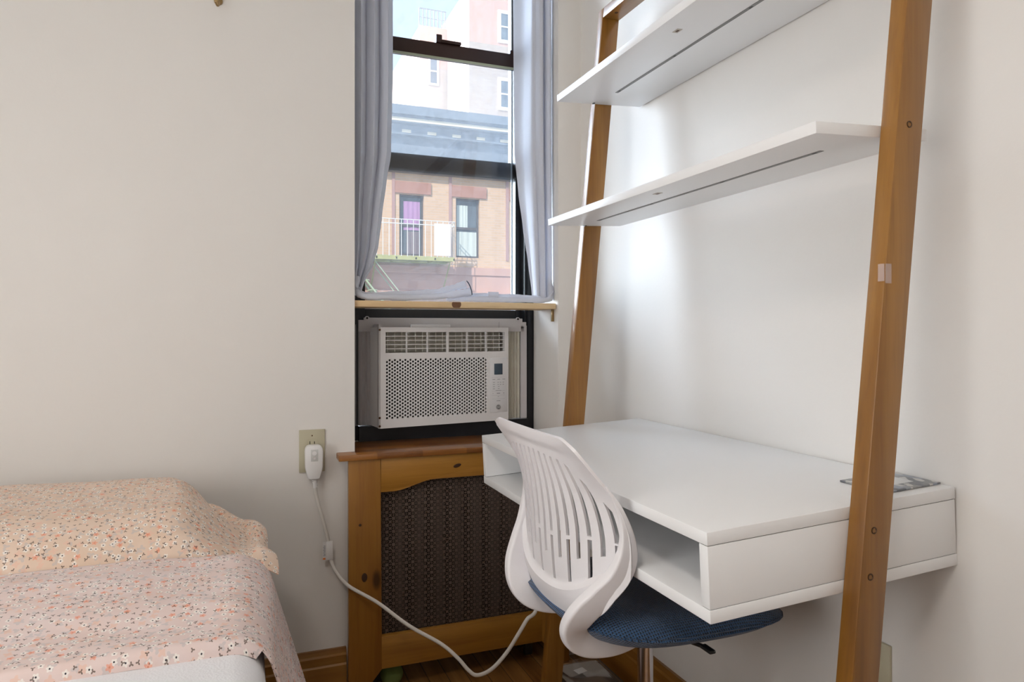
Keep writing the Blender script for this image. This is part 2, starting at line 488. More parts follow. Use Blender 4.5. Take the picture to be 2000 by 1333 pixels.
def m_mesh():
    n = NT('blue_mesh_fabric')
    uv = n.n('ShaderNodeTexCoord').outputs['UV']; s = n.n('ShaderNodeSeparateXYZ'); n.L(uv, s.inputs[0])
    k = 2*PI/.0044
    h = n.math('MULTIPLY', n.math('ABSOLUTE', n.math('SINE', n.math('MULTIPLY', s.outputs[0], k/2))),
               n.math('ABSOLUTE', n.math('SINE', n.math('MULTIPLY', s.outputs[1], k/2))))
    hole = n.maprange(h, .45, .75)
    col = n.mix(hole, (.026, .085, .20), (.003, .006, .013))
    inv = n.math('SUBTRACT', 1, h); n.bump(inv, .9, .0015)
    n.set(col, .45, spec=.4); n.b.inputs['Sheen Weight'].default_value = .2; return n.m
M['bluemesh'] = m_mesh()

def m_mosaic():
    n = NT('grey_mosaic_print')
    v = n.n('ShaderNodeTexCoord').outputs['UV']
    mp = n.n('ShaderNodeMapping'); n.L(v, mp.inputs[0]); mp.inputs['Scale'].default_value = (95, 60, 1)
    w = n.n('ShaderNodeTexVoronoi', voronoi_dimensions='2D', distance='CHEBYCHEV'); n.L(mp.outputs[0], w.inputs['Vector']); w.inputs['Scale'].default_value = 1
    cs = n.n('ShaderNodeSeparateColor'); n.L(w.outputs['Color'], cs.inputs[0])
    col = n.ramp(cs.outputs[0], [(.2, (.16, .17, .19)), (.5, (.36, .36, .35)), (.62, (.30, .34, .42)), (.8, (.62, .61, .58))])
    s = n.n('ShaderNodeSeparateXYZ'); n.L(v, s.inputs[0])
    a = n.math('LESS_THAN', n.math('ABSOLUTE', n.math('SUBTRACT', s.outputs[0], .059)), .028)
    b = n.math('LESS_THAN', n.math('ABSOLUTE', n.math('SUBTRACT', s.outputs[1], .043)), .018)
    col = n.mix(n.math('MULTIPLY', a, b), col, (.72, .72, .70))
    return n.set(col, .35)
M['mosaic'] = m_mosaic()

def m_brick(name, c1, c2, mortar, scale=1, top=None, topz=0):
    n = NT(name); c = n.n('ShaderNodeTexCoord'); s = n.n('ShaderNodeSeparateXYZ'); n.L(c.outputs['Object'], s.inputs[0])
    cb = n.n('ShaderNodeCombineXYZ'); n.L(n.math('ADD', s.outputs[0], s.outputs[1]), cb.inputs[0]); n.L(s.outputs[2], cb.inputs[1])
    bt = n.n('ShaderNodeTexBrick'); n.L(cb.outputs[0], bt.inputs['Vector']); bt.inputs['Scale'].default_value = scale
    bt.inputs['Brick Width'].default_value = .22; bt.inputs['Row Height'].default_value = .075; bt.inputs['Mortar Size'].default_value = .008
    for k, q in (('Color1', c1), ('Color2', c2), ('Mortar', mortar)): bt.inputs[k].default_value = (*q, 1)
    col = bt.outputs[0]
    if top is not None:
        f = n.math('GREATER_THAN', s.outputs[2], topz); col = n.mix(f, col, top)
    return n.set(col, .85, spec=.2)
M['tanbrick'] = m_brick('tan_brick', (.60, .41, .27), (.66, .46, .31), (.60, .46, .36))
M['farbrick'] = m_brick('weathered_pale_brick', (.42, .35, .30), (.46, .39, .33), (.46, .40, .36), 1, (.58, .38, .31), 22.4)
M['brownstone'] = plain('brownstone', (.40, .20, .15), .8, var=.12, scale=3)
M['pinkstone'] = plain('pink_stone', (.55, .34, .28), .8, var=.10, scale=2)
M['slate'] = plain('slate_blue_cornice', (.13, .16, .20), .6, var=.15, scale=3)
M['cream'] = plain('cream_trim', (.70, .62, .45), .7)
M['extwhite'] = plain('white_window_trim', (.80, .80, .80), .6)
M['extdark'] = plain('dark_sash', (.08, .075, .08), .5)
M['extglass'] = plain('street_window_glass', (.10, .13, .16), .12, var=.3, scale=1.5)
M['violet'] = plain('violet_drape', (.42, .24, .46), .8)
M['paledrape'] = plain('pale_drape', (.55, .62, .60), .8)
M['railwhite'] = plain('white_painted_iron', (.75, .76, .76), .6)
M['olive'] = plain('olive_painted_iron', (.42, .42, .18), .6, var=.2, scale=6)
M['asphalt'] = plain('asphalt', (.10, .10, .10), .9)

# ------------------------------------------------------------------ the room
XL, XR, YB, YF, ZC = -1.7, 1.01, 2.0, -1.7, 2.75
RX0, RX1 = .296, .93
bm = bm_new()
box(bm, XL-.1, RX0, YB, YB+.30, 0, ZC); box(bm, RX1, XR+.1, YB, YB+.30, 0, ZC)
box(bm, RX0, RX1, YB, YB+.30, 2.45, ZC); box(bm, RX0, RX1, YB+.2, YB+.30, 0, .69)
struct('wall_back', bm, M['wall'])
struct('wall_right', B(XR, XR+.1, YF-.1, YB, 0, ZC), M['wall'])
bm = bm_new(); box(bm, XL-.1, XL, YF, -.35, 0, ZC); box(bm, XL-.1, XL, .85, YB, 0, ZC); box(bm, XL-.1, XL, -.35, .85, 0, .65); box(bm, XL-.1, XL, -.35, .85, 2.05, ZC)
struct('wall_left', bm, M['wall'])
bm = bm_new(); box(bm, XL-.1, -.9, YF-.1, YF, 0, ZC); box(bm, -.08, XR, YF-.1, YF, 0, ZC); box(bm, -.9, -.08, YF-.1, YF, 2.05, ZC)
struct('wall_front', bm, M['wall'])
struct('floor', B(XL-.1, XR+.1, YF-.1, YB+.2, -.1, 0), M['floor'])
struct('ceiling', B(XL-.1, XR+.1, YF-.1, YB+.3, ZC, ZC+.1), M['ceil'])
d = struct('door_1', B(-.9, -.08, YF-.06, YF-.02, 0, 2.05, bev=.003), M['whitelam'])
bm = bm_new(); lathe(bm, (-.83, YF-.02, 1.0), [(.012, 0), (.012, .03), (.028, .04), (.028, .06), (.01, .065)], 16, 'y'); obj('door_knob', bm, M['chrome'], d)
bm = bm_new(); box(bm, -.98, -.9, YF-.0, YF+.02, 0, 2.13); box(bm, -.08, 0, YF, YF+.02, 0, 2.13); box(bm, -.9, -.08, YF, YF+.02, 2.05, 2.13)
struct('trim_1', bm, M['whitelam'])

def baseprof(h): return [(0, 0), (.018, 0), (.018, h-.045), (.0145, h-.040), (.0155, h-.018), (.010, h-.014), (.008, h), (0, h)]
bm = bm_new(); prism(bm, [(YB-a, b) for a, b in baseprof(.144)], XL, .271, 'x'); struct('baseboard_back', bm, M['base_x'], ang=20)
bm = bm_new(); prism(bm, [(XR-a, b) for a, b in baseprof(.175)], YF, YB, 'y'); struct('baseboard_right', bm, M['base_y'], ang=20)
bm = bm_new(); prism(bm, [(XL+a, b) for a, b in baseprof(.144)], YF, YB, 'y'); struct('baseboard_left', bm, M['base_y'], ang=20)

# window: frame, two sashes, lock
WZ0, WZ1 = .69, 2.42
win = bpy.data.objects.new('window_1', None); COL.objects.link(win); win.location = (.613, 2.25, WZ0); win['kind'] = 'structure'
bm = bm_new()
box(bm, RX0, .335, 2.20, 2.32, WZ0, WZ1); box(bm, .897, RX1, 2.20, 2.32, WZ0, WZ1)
box(bm, .335, .897, 2.20, 2.32, 2.38, WZ1); box(bm, .335, .897, 2.17, 2.32, WZ0, .736)
box(bm, .303, .335, 2.19, 2.20, .74, 2.40); box(bm, .905, .923, 2.192, 2.20, .74, 2.40)
obj('window_frame', bm, M['blackframe'], win, ang=20)
def sash(x0, x1, y0, y1, z0, z1, bot, top, mats, glass):
    bm = bm_new(); box(bm, x0, x0+.028, y0, y1, z0, z1); box(bm, x1-.02, x1, y0, y1, z0, z1); box(bm, x0+.028, x1-.02, y0, y1, z0, z0+bot, bev=.002)
    s = obj('sash', bm, mats[0], win, ang=20)
    bm = B(x0+.028, x1-.02, y0-.002, y1, z1-top, z1, bev=.003); obj('meeting_rail', bm, mats[1], s)
    ym = (y0+y1)/2; obj('window_pane', B(x0+.028, x1-.02, ym-.002, ym+.002, z0+bot, z1-top), glass, s)
    return s
lo = sash(.335, .897, 2.235, 2.265, 1.058, 1.985, .045, .047, (M['blackframe'], M['brownrail']), M['glass'])
bm = bm_new(); box(bm, .608, .68, 2.225, 2.265, 1.985, 1.995, bev=.002); box(bm, .595, .615, 2.228, 2.262, 1.985, 2.012, bev=.003); box(bm, .857, .897, 2.23, 2.262, 1.985, 1.997, bev=.002)
obj('sash_lock', bm, M['brownrail'], lo)
obj('weather_strip', B(.363, .877, 2.231, 2.236, 1.931, 1.938), plain('pale_green_strip', (.38, .42, .30), .5), lo)
up = sash(.335, .897, 2.275, 2.305, 1.56, 2.38, .060, .04, (M['blackframe'], M['blackframe']), M['glassdusty'])
obj('screen_track', B(.874, .879, 2.266, 2.272, 1.10, 2.38), plain('grey_track', (.20, .23, .26), .4), win)

w2 = bpy.data.objects.new('added_window', None); COL.objects.link(w2); w2.location = (XL, .25, .65); w2['kind'] = 'structure'  # unseen window added on the left wall to let in fill light
bm = bm_new(); box(bm, XL-.09, XL-.05, -.35, -.30, .65, 2.05); box(bm, XL-.09, XL-.05, .80, .85, .65, 2.05); box(bm, XL-.09, XL-.05, -.30, .80, .65, .70); box(bm, XL-.09, XL-.05, -.30, .80, 2.0, 2.05); box(bm, XL-.09, XL-.05, -.30, .80, 1.33, 1.37)
obj('window_frame', bm, M['blackframe'], w2, ang=20)
obj('window_pane', B(XL-.075, XL-.071, -.30, .80, .70, 2.0), M['glass'], w2)
n = NT('white_diffuser_cloth'); tl = n.n('ShaderNodeBsdfTranslucent'); tl.inputs[0].default_value = (.85, .83, .79, 1)
df = n.n('ShaderNodeBsdfDiffuse'); df.inputs[0].default_value = (.8, .79, .76, 1); mx = n.n('ShaderNodeMixShader'); mx.inputs[0].default_value = .75
n.L(df.outputs[0], mx.inputs[1]); n.L(tl.outputs[0], mx.inputs[2]); n.L(mx.outputs[0], n.o.inputs[0])
obj('diffuser_shade', B(XL-.046, XL-.044, -.348, .848, .652, 2.048), n.m, w2)  # translucent shade added to soften the light from this unseen window
obj('added_window_casing', B(XL, XL+.12, -.42, .92, .605, .63, bev=.002), M['whitelam'], w2)

# curtain board across the recess
cb = thing('curtain_board', 'unfinished pine board with a dark knot, spanning the window recess above the air conditioner', 'board', (.61, 2.06, 1.101))
bm = B(RX0, .926, 2.008, 2.15, 1.101, 1.119, bev=.0015); obj('board', bm, M['rawpine'], cb)
bm = bm_new(); lathe(bm, (.598, 2.008, 1.112), [(.0145, -.0004), (.013, -.0008)], 20, 'y')
for v in bm.verts: v.co.z = min(v.co.z, 1.1185); v.co.z = max(v.co.z, 1.1015)
obj('knot', bm, plain('pine_knot', (.16, .07, .03), .6), cb)
obj('bracket', B(.9225, .9295, 2.030, 2.040, 1.062, 1.101, bev=.001), M['bronze'], cb)

# ------------------------------------------------------------------ curtains
def pleat(u, n): return abs(math.sin(PI*n*u))**.8
def cloth(root, fn, nu=100, nv=64):
    bm = bm_new(); grid(bm, nu, nv, fn); thicken(bm, .0016); obj('curtain_panel', bm, M['curtain'], root, ang=60)
cl = thing('window_curtain', 'pale grey curtain hanging left of the glass, its foot swept right along the pine board', 'curtain', (.36, 2.06, 2.42))
Lin = [(1.14, .322), (1.177, .333), (1.223, .357), (1.284, .375), (1.375, .387), (1.483, .4025), (1.56, .416), (1.8, .422), (2.02, .421), (2.4, .420)]
def fL(u, v):
    z = lerp(2.42, 1.135, v); q = sstep(1.55, 1.14, z); xi = interp(Lin, z)
    uu = u**(1-.15*q)
    x = lerp(.3005, xi, u); y = 2.075-.034*(1-.45*q)*pleat(uu, 3.0)+.012*u+.003*math.sin(z*6+u*4)
    x += .006*math.sin(2*PI*3*uu)*(1-.5*q)
    return Vector((x, y-.022*q, z))
cloth(cl, fL)
crt = thing('window_curtain', 'pale grey curtain hanging right of the glass, in front of the black jamb', 'curtain', (.90, 2.06, 2.42))
Rr = [(1.13, .4165), (1.154, .4165), (1.247, .4109), (1.366, .4030), (1.485, .3965), (1.62, .3915), (2.42, .3905)]
def fR(u, v):
    z = lerp(2.42, 1.13, v); q = sstep(1.75, 1.14, z)
    ye = lerp(2.178, 2.085, q)
    xe_, xk = interp(Rr, z)*ye, .872+.012*q
    if u < .42:
        t = u/.42; x = lerp(.9265, xk, t); y = 2.052-.026*pleat(t, 2.0)*(1-.3*q)
    else:
        t = (u-.42)/.58; x = lerp(xk, xe_, t); y = lerp(2.052, ye, t)-.016*math.sin(PI*min(1, t*1.9))*(t < .53)
        x += .005*math.sin(t*PI*2+z*2)
    return Vector((x, y-.008*q, z))
cloth(crt, fR)
bm = bm_new(); tube(bm, [(RX0, 2.062, 2.428), (.61, 2.062, 2.428), (RX1, 2.062, 2.428)], .008, 14)
tag(obj('curtain_rod', bm, M['chrome'], loc=(.613, 2.062, 2.428)), 'thin metal tension rod carrying both pale grey curtains at the top of the recess', 'curtain rod')
def bundle(root, pts, scl, th=.0045, hh=.0100, ph=0.0):
    """one folded layer of gathered curtain foot lying on the board"""
    bm = bm_new(); path = catmull(pts, 10); n = 28; prof = []
    for k in range(n):
        a = 2*PI*k/n; r = 1+.10*math.cos(3*a+.5+ph)
        prof.append((th*r*math.cos(a), hh*r*math.sin(a)))
    m = len(path); sc = []
    for i in range(m):
        t = i/(m-1); q = interp(scl, t); wob = 1+.10*math.sin(i*.55+ph)+.05*math.sin(i*1.7+ph*2)
        sc.append((1+.3*math.sin(i*.4+ph), q*wob))
    sweep(bm, path, prof, (0, 0, 1), True, sc)
    obj('gathered_hem', bm, M['curtain'], root, ang=70)
bundle(cl, [(.312, 2.046, 1.19), (.307, 2.040, 1.150), (.325, 2.028, 1.1315), (.38, 2.023, 1.130), (.46, 2.022, 1.130), (.54, 2.020, 1.135), (.59, 2.018, 1.141), (.645, 2.014, 1.150)],
       [(0, .7), (.2, .9), (.7, .85), (1, 1.25)], .0055)
bundle(cl, [(.318, 2.062, 1.20), (.314, 2.056, 1.155), (.335, 2.042, 1.136), (.39, 2.036, 1.139), (.46, 2.034, 1.143), (.54, 2.031, 1.150), (.585, 2.028, 1.160), (.632, 2.022, 1.173)],
       [(0, .6), (.2, .8), (.7, .75), (1, 1.05)], .0055, .0100, 2)
bundle(crt, [(.915, 2.034, 1.19), (.921, 2.028, 1.148), (.902, 2.022, 1.131), (.84, 2.020, 1.128), (.76, 2.020, 1.128), (.68, 2.022, 1.129), (.62, 2.026, 1.130), (.575, 2.034, 1.128)],
       [(0, .6), (.2, .85), (.5, .75), (.85, .85), (1, .6)], .0055)
bundle(crt, [(.905, 2.050, 1.19), (.908, 2.046, 1.155), (.890, 2.038, 1.137), (.83, 2.036, 1.139), (.75, 2.036, 1.140), (.68, 2.040, 1.142), (.63, 2.042, 1.143)],
       [(0, .6), (.2, .75), (.5, .65), (.85, .65), (1, .5)], .0055, .0100, 1.3)
bm = bm_new(); pth = catmull([(.6315, 2.0145, 1.1835), (.6375, 2.0125, 1.176), (.6425, 2.010, 1.164), (.6465, 2.009, 1.150), (.6475, 2.010, 1.141)], 5)
sweep(bm, pth, circ(.0016, 8)); obj('hem_edge', bm, M['hem'], cl, label='dark frayed edge at the swept end')
obj('care_tag', B(.702, .737, 2.018, 2.021, 1.134, 1.152, bev=.0008), M['curtain'], crt, label='small white cloth tag')

# ------------------------------------------------------------------ air conditioner
aca = math.atan2(.065, .437); ACW, ACH = .4415, .3055
ac = thing('air_conditioner', 'white window air conditioner with perforated front under the pine board', 'air conditioner', (.386, 2.095, .7375), aca)
def A(name, bm, m, par=None, **k): return obj(name, bm, m, par or ac, local=True, **k)
# front shell: a plate with openings, built as strips, plus sides
bm = bm_new()
f0, f1 = 0.0, .012
LX0, LX1, LZ0, LZ1 = .0165, .4275, .2275, .2910
HX0, HX1, HZ0, HZ1 = .0175, .3615, .0250, .2105
def strip(x0, x1, z0, z1): box(bm, x0, x1, f0, f1, z0, z1)
strip(0, ACW, LZ1, ACH); strip(0, ACW, HZ1, LZ0); strip(0, LX0, LZ0, LZ1); strip(LX1, ACW, LZ0, LZ1)
strip(0, HX0, HZ0, HZ1); strip(HX1, ACW, HZ0, HZ1); strip(0, ACW, 0, HZ0)
bmesh.ops.remove_doubles(bm, verts=bm.verts, dist=1e-5)
box(bm, 0, .008, f1, .12, 0, ACH); box(bm, ACW-.008, ACW, f1, .12, 0, ACH); box(bm, .008, ACW-.008, f1, .12, ACH-.008, ACH); box(bm, .008, ACW-.008, f1, .12, 0, .008)
A('front_shell', bm, M['acplastic'], ang=20)
# perforated intake screen
bm = bm_new(); nc, nr = 41, 17; dx = (HX1-HX0)/nc; dz = (HZ1-HZ0)/(nr+.5); r = .0036
def holecell(cx, cz):
    hx, hz = dx/2, dz/2
    ring = [bm.verts.new((cx+r*math.cos(2*PI*k/12+PI/12), .0015, cz+r*math.sin(2*PI*k/12+PI/12))) for k in range(12)]
    ang = [2*PI*k/12+PI/12 for k in range(12)]
    out = []
    for a in ang:
        c, s = math.cos(a), math.sin(a); t = min(hx/abs(c), hz/abs(s)); out.append(bm.verts.new((cx+c*t, .0015, cz+s*t)))
    back = [bm.verts.new((v.co.x, .0045, v.co.z)) for v in ring]
    for k in range(12):
        q = (k+1) % 12
        bm.faces.new([ring[k], out[k], out[q], ring[q]]); bm.faces.new([ring[q], back[q], back[k], ring[k]])
    cor = {0: None}
    # corner triangles
    for k in range(12):
        q = (k+1) % 12; a, b = out[k].co, out[q].co
        if abs(a.x-b.x) > 1e-6 and abs(a.z-b.z) > 1e-6:
            cv = bm.verts.new((a.x if abs(abs(a.x-cx)-hx) < 1e-6 else b.x, .0015, a.z if abs(abs(a.z-cz)-hz) < 1e-6 else b.z)); bm.faces.new([out[k], cv, out[q]])
for i in range(nc):
    cx = HX0+(i+.5)*dx; off = 0 if i % 2 == 0 else dz/2
    for j in range(nr): holecell(cx, HZ0+off+(j+.5)*dz)
    z0, z1 = (HZ1-dz/2, HZ1) if i % 2 == 0 else (HZ0, HZ0+dz/2)
    bm.faces.new([bm.verts.new(p) for p in ((cx-dx/2, .0015, z0), (cx+dx/2, .0015, z0), (cx+dx/2, .0015, z1), (cx-dx/2, .0015, z1))])
g = A('intake_screen', bm, M['acplastic'], ang=30)
obj('filter', B(HX0+.001, HX1-.001, .016, .018, HZ0+.001, HZ1-.001), M['dark'], g, local=True)
# outlet: frame lines, vanes, deflectors behind
bm = bm_new(); L = LX1-LX0
for k in range(1, 6):
    x = LX0+L*k/6; w = .0028 if k == 3 else .0012; box(bm, x-w, x+w, .001, .010, LZ0, LZ1)
for k in range(1, 5):
    z = LZ0+(LZ1-LZ0)*k/5; box(bm, LX0, LX1, .0015, .009, z-.0009, z+.0009)
o = A('air_outlet_grille', bm, M['acplastic'], ang=20)
bm = bm_new()
for k in range(18):
    x = LX0+L*(k+.5)/18
    hexa(bm, [(x-.001, .016, LZ0+.002), (x+.001, .016, LZ0+.002), (x+.007, .032, LZ0+.002), (x+.005, .032, LZ0+.002), (x-.001, .016, LZ1-.002), (x+.001, .016, LZ1-.002), (x+.007, .032, LZ1-.002), (x+.005, .032, LZ1-.002)])
obj('deflector_vanes', bm, plain('yellowed_vanes', (.70, .68, .60), .5), o, local=True)
obj('outlet_chamber', B(LX0, LX1, .038, .05, LZ0, LZ1), plain('dim_grey_plastic', (.62, .60, .54), .6), o, local=True)
# control panel
cp = A('control_panel', B(.3725, .4360, -.0012, .001, .027, .2070, bev=.0008), plain('panel_plastic', (.76, .76, .77), .35), None)
obj('display', B(.3875, .4182, -.0022, -.001, .151, .1872, bev=.0004), M['lcd'], cp, local=True)
bm = bm_new()
def dash(x, z, w, h=.0010): box(bm, x-w/2, x+w/2, -.0016, -.001, z-h/2, z+h/2)
for x in (.386, .404, .423): dash(x, .1355, .010, .0016)
for row, z in enumerate((.1255, .1185, .1115, .1045)):
    for x in ((.386, .402, .411, .421) if row < 2 else (.386, .404)): dash(x, z, .0075 if x < .39 else .005, .0014)
dash(.403, .0985, .020, .0009); dash(.403, .0895, .012, .0020); dash(.423, .0895, .003, .0020); dash(.383, .0895, .003, .001); dash(.403, .0785, .005, .001); dash(.403, .0650, .014, .0015)
for z in (.142, .0975, .083, .071): dash(.403, z, .050, .0003)
obj('button_lettering', bm, M['greyprint'], cp, local=True)
bm = bm_new(); lathe(bm, (.4028, 0, .0440), [(.0078, -.0014), (.0078, -.0022), (.0070, -.0024)], 28, 'y'); lg = obj('round_logo', bm, plain('grey_logo', (.14, .14, .15), .4), cp, local=True)
def text_bm(s, size, ext=.0002):
    cu = bpy.data.curves.new('t', 'FONT'); cu.body = s; cu.size = size; cu.align_x = 'CENTER'; cu.align_y = 'CENTER'; cu.extrude = ext
    to = bpy.data.objects.new('t', cu); COL.objects.link(to)
    dg = bpy.context.evaluated_depsgraph_get(); me = bpy.data.meshes.new_from_object(to.evaluated_get(dg))
    b = bm_new(); b.from_mesh(me); bpy.data.objects.remove(to); bpy.data.curves.remove(cu); bpy.data.meshes.remove(me); return b
b = text_bm('GE', .0085)
b.transform(Matrix.Translation((.4028, -.0026, .0440)) @ Matrix.Rotation(PI/2, 4, 'X'))
ring = [(math.cos(2*PI*k/28)*.0064, math.sin(2*PI*k/28)*.0064) for k in range(29)]
sweep(b, [Vector((.4028+x, -.0026, .0440+z)) for x, z in ring], circ(.0003, 6), (0, 1, 0))
obj('logo_letters', b, M['plugwhite'], lg, local=True)
A('top_tab', B(.105, .238, .015, .022, ACH, ACH+.009, bev=.001), M['acplastic'])
A('cabinet', B(.006, ACW-.006, .12, .46, .005, ACH-.004, bev=.004), M['acbeige'])
# mounting flanges and accordion side curtains (in the window plane)
Rz = Matrix.Rotation(-aca, 4, 'Z')
def toac(bm):   # world -> ac local
    bm.transform(Rz @ Matrix.Translation(-ac.location)); return bm
bm = bm_new(); box(bm, .352, .885, 2.19, 2.20, 1.030, 1.0735, bev=.001); box(bm, .335, .385, 2.186, 2.20, 1.03, 1.066); box(bm, .80, .897, 2.186, 2.20, 1.03, 1.062)
for x in (.362, .868): lathe(bm, (x, 2.189, 1.071), [(.0075, 0), (.0075, .003)], 14, 'y')
A('top_flange', toac(bm), M['accordion'], ang=20)
for x in (.362, .868):
    bm = bm_new(); lathe(bm, (x, 2.187, 1.072), [(.0033, 0), (.0033, .002)], 10, 'y'); A('screw_hole', toac(bm), M['dark'])
def accordion(x0, x1, npl, mat):
    bm = bm_new()
    pts = []
    for k in range(npl*2+1):
        x = lerp(x0, x1, k/(npl*2)); pts.append((x, 2.188+(.008 if k % 2 else 0)))
    pts = pts+[(x, y+.003) for x, y in pts[::-1]]
    prism(bm, pts, .737, 1.052, 'z'); return A('side_curtain', toac(bm), mat, ang=20)
accordion(.326, .400, 5, M['accordion']); accordion(.815, .884, 6, plain('cream_accordion', (.66, .64, .55), .5))
bm = bm_new(); box(bm, .382, .391, 2.10, 2.19, .737, 1.052); A('side_flange', toac(bm), M['accordion'], ang=20)
bm = bm_new(); box(bm, .878, .899, 2.186, 2.196, .737, 1.05); A('side_flange', toac(bm), M['accordion'], ang=20)
for z in (.745, .77, 1.035):
    bm = bm_new(); lathe(bm, (.384, 2.096, z), [(.003, 0), (.0035, -.002), (.001, -.003)], 10, 'y'); A('mounting_screw', toac(bm), M['screw'])

# ------------------------------------------------------------------ radiator cover
rc = thing('radiator_cover', 'stained pine radiator cover with arched rail and stamped metal screen below the window', 'radiator cover', (.61, 1.975, 0))
def plankx(x0, x1, z0, z1): return B(x0, x1, 1.955, 1.975, z0, z1, bev=.0015)
obj('cover_top', B(.245, .985, 1.945, 2.175, .673, .690, bev=.003), M['sill'], rc)
for s in (0, 1):
    bm = bm_new(); X = (lambda x: x) if s == 0 else (lambda x: 1.22-x)
    pts = [(X(.273), 0), (X(.295), 0), (X(.331), .042), (X(.365), .081), (X(.361), .672), (X(.273), .672)]
    if s: pts = pts[::-1]
    prism(bm, pts, 1.955, 1.975, 'y', bev=.001); obj('stile', bm, M['pine_v'], rc)
bm = bm_new(); pts = [(.362, .672), (.362, .578)]
for k in range(0, 21):
    x = lerp(.395, .61, k/20); z = .578+.026*sstep(.395, .52, x); pts.append((x, z))
pts += [(1.22-x, z) for x, z in pts[::-1]]
prism(bm, pts, 1.957, 1.975, 'y', bev=.0006); obj('top_rail', bm, M['pine_x'], rc)
bm = bm_new(); lathe(bm, (.585, 1.956, .638), [(.006, 0), (.005, -.0008)], 12, 'y')
for v in bm.verts: v.co.x = .585+(v.co.x-.585)*1.8+(v.co.z-.638)*.8
obj('wood_knot', bm, plain('dark_knot', (.05, .02, .008), .5), rc)
bm = bm_new(); lathe(bm, (.316, 1.9545, .345), [(.008, 0), (.007, -.0006)], 12, 'y')
for v in bm.verts: v.co.z = .345+(v.co.z-.345)*1.6
obj('wood_knot', bm, plain('dark_knot', (.05, .02, .008), .5), rc)
bm = bm_new(); lathe(bm, (.304, 1.9545, .492), [(.004, 0), (.0035, -.0006)], 10, 'y')
obj('wood_knot', bm, plain('dark_knot', (.05, .02, .008), .5), rc)
obj('bottom_rail', plankx(.364, .856, .081, .172), M['pine_x'], rc)
bm = bm_new(); grid(bm, 2, 2, lambda u, v: Vector((lerp(.355, .865, u), 1.979, lerp(.16, .62, v))), lambda u, v: (lerp(.355, .865, u), lerp(.16, .62, v)))
bmesh.ops.reverse_faces(bm, faces=bm.faces); obj('metal_screen', bm, M['grille'], rc, recalc=False)
# radiator behind
ra = thing('radiator', 'dark cast iron column radiator hidden behind the stamped screen', 'radiator', (.61, 2.08, .0))
bm = bm_new()
for k in range(9):
    x = .37+k*.06
    box(bm, x-.022, x+.022, 2.03, 2.15, .10, .60, bev=.016, seg=3)
    if k in (0, 8): box(bm, x-.012, x+.012, 2.05, 2.07, 0, .12); box(bm, x-.012, x+.012, 2.11, 2.13, 0, .12)
obj('radiator_sections', bm, M['iron'], ra)
bm = bm_new(); bmesh.ops.create_uvsphere(bm, u_segments=24, v_segments=14, radius=.033, matrix=Matrix.Translation((.405, 2.02, .033)))
tag(obj('ball', bm, M['green'], loc=(.405, 2.02, .033)), 'dull green ball on the floor under the radiator cover', 'ball')

# ------------------------------------------------------------------ ladder desk
ld = thing('ladder_desk', 'leaning ladder desk with two amber wood uprights, white shelves and open white desk box', 'desk', (.85, 1.19, 0))
Y0, Y1 = .7405, 1.6395
def tilt(xf, zf, tau):
    t = math.radians(tau); e2 = Vector((math.cos(t), 0, math.sin(t))); e3 = Vector((-math.sin(t), 0, math.cos(t)))
    return lambda a, y, c: Vector((xf, y, zf))+e2*a+e3*c
def tb(bm, T, a0, a1, y0, y1, c0, c1, bev=0):
    hexa(bm, [T(a0, y0, c0), T(a1, y0, c0), T(a1, y1, c0), T(a0, y1, c0), T(a0, y0, c1), T(a1, y0, c1), T(a1, y1, c1), T(a0, y1, c1)], bev)
nx = lambda z: .8315+.1085*(z-1.135)
fx = lambda z: .839+.0965*(z-1.306)
PW = .0495
def post(f, y0, y1, ztop, name='upright'):
    bm = bm_new(); b, t = f(0), f(ztop)
    hexa(bm, [(b, y0, 0), (b+PW, y0, 0), (b+PW, y1, 0), (b, y1, 0), (t, y0, ztop), (t+PW, y0, ztop), (t+PW, y1, ztop), (t, y1, ztop)], .002, 2)
    return obj(name, bm, M['oak_v'], ld)
pn = post(nx, .712, .7400, 1.893); pf = post(fx, 1.640, 1.668, 1.893)
zt0, zt1 = 1.865, 1.893
bm = bm_new(); hexa(bm, [(nx(zt0), .7402, zt0), (nx(zt0)+PW, .7402, zt0), (fx(zt0)+PW, 1.6398, zt0), (fx(zt0), 1.6398, zt0),
                         (nx(zt1), .7402, zt1), (nx(zt1)+PW, .7402, zt1), (fx(zt1)+PW, 1.6398, zt1), (fx(zt1), 1.6398, zt1)], .0015)
obj('crossbar', bm, M['oak_y'], ld)
for x, z in ((.8747, 1.3217), (.808, .7567), (.8014, .6936)):
    bm = bm_new(); lathe(bm, (x, .712, z), [(.0050, .001), (.0050, -.0006), (.0036, -.0008), (.0030, .0003)], 16, 'y')
    s = obj('screw', bm, M['screw'], pn)
bm = bm_new(); lathe(bm, (.9115, 1.60, 1.865), [(.005, .001), (.005, -.0008), (.003, -.0004)], 14, 'z'); obj('screw', bm, M['screw'], pn)
bm = bm_new(); box(bm, .8288, .8395, .7110, .7118, 1.097, 1.124); box(bm, .8265, .8274, .712, .722, 1.100, 1.124)
obj('tape_scrap', bm, M['tape'], pn, label='scrap of yellowed clear tape on the near upright')
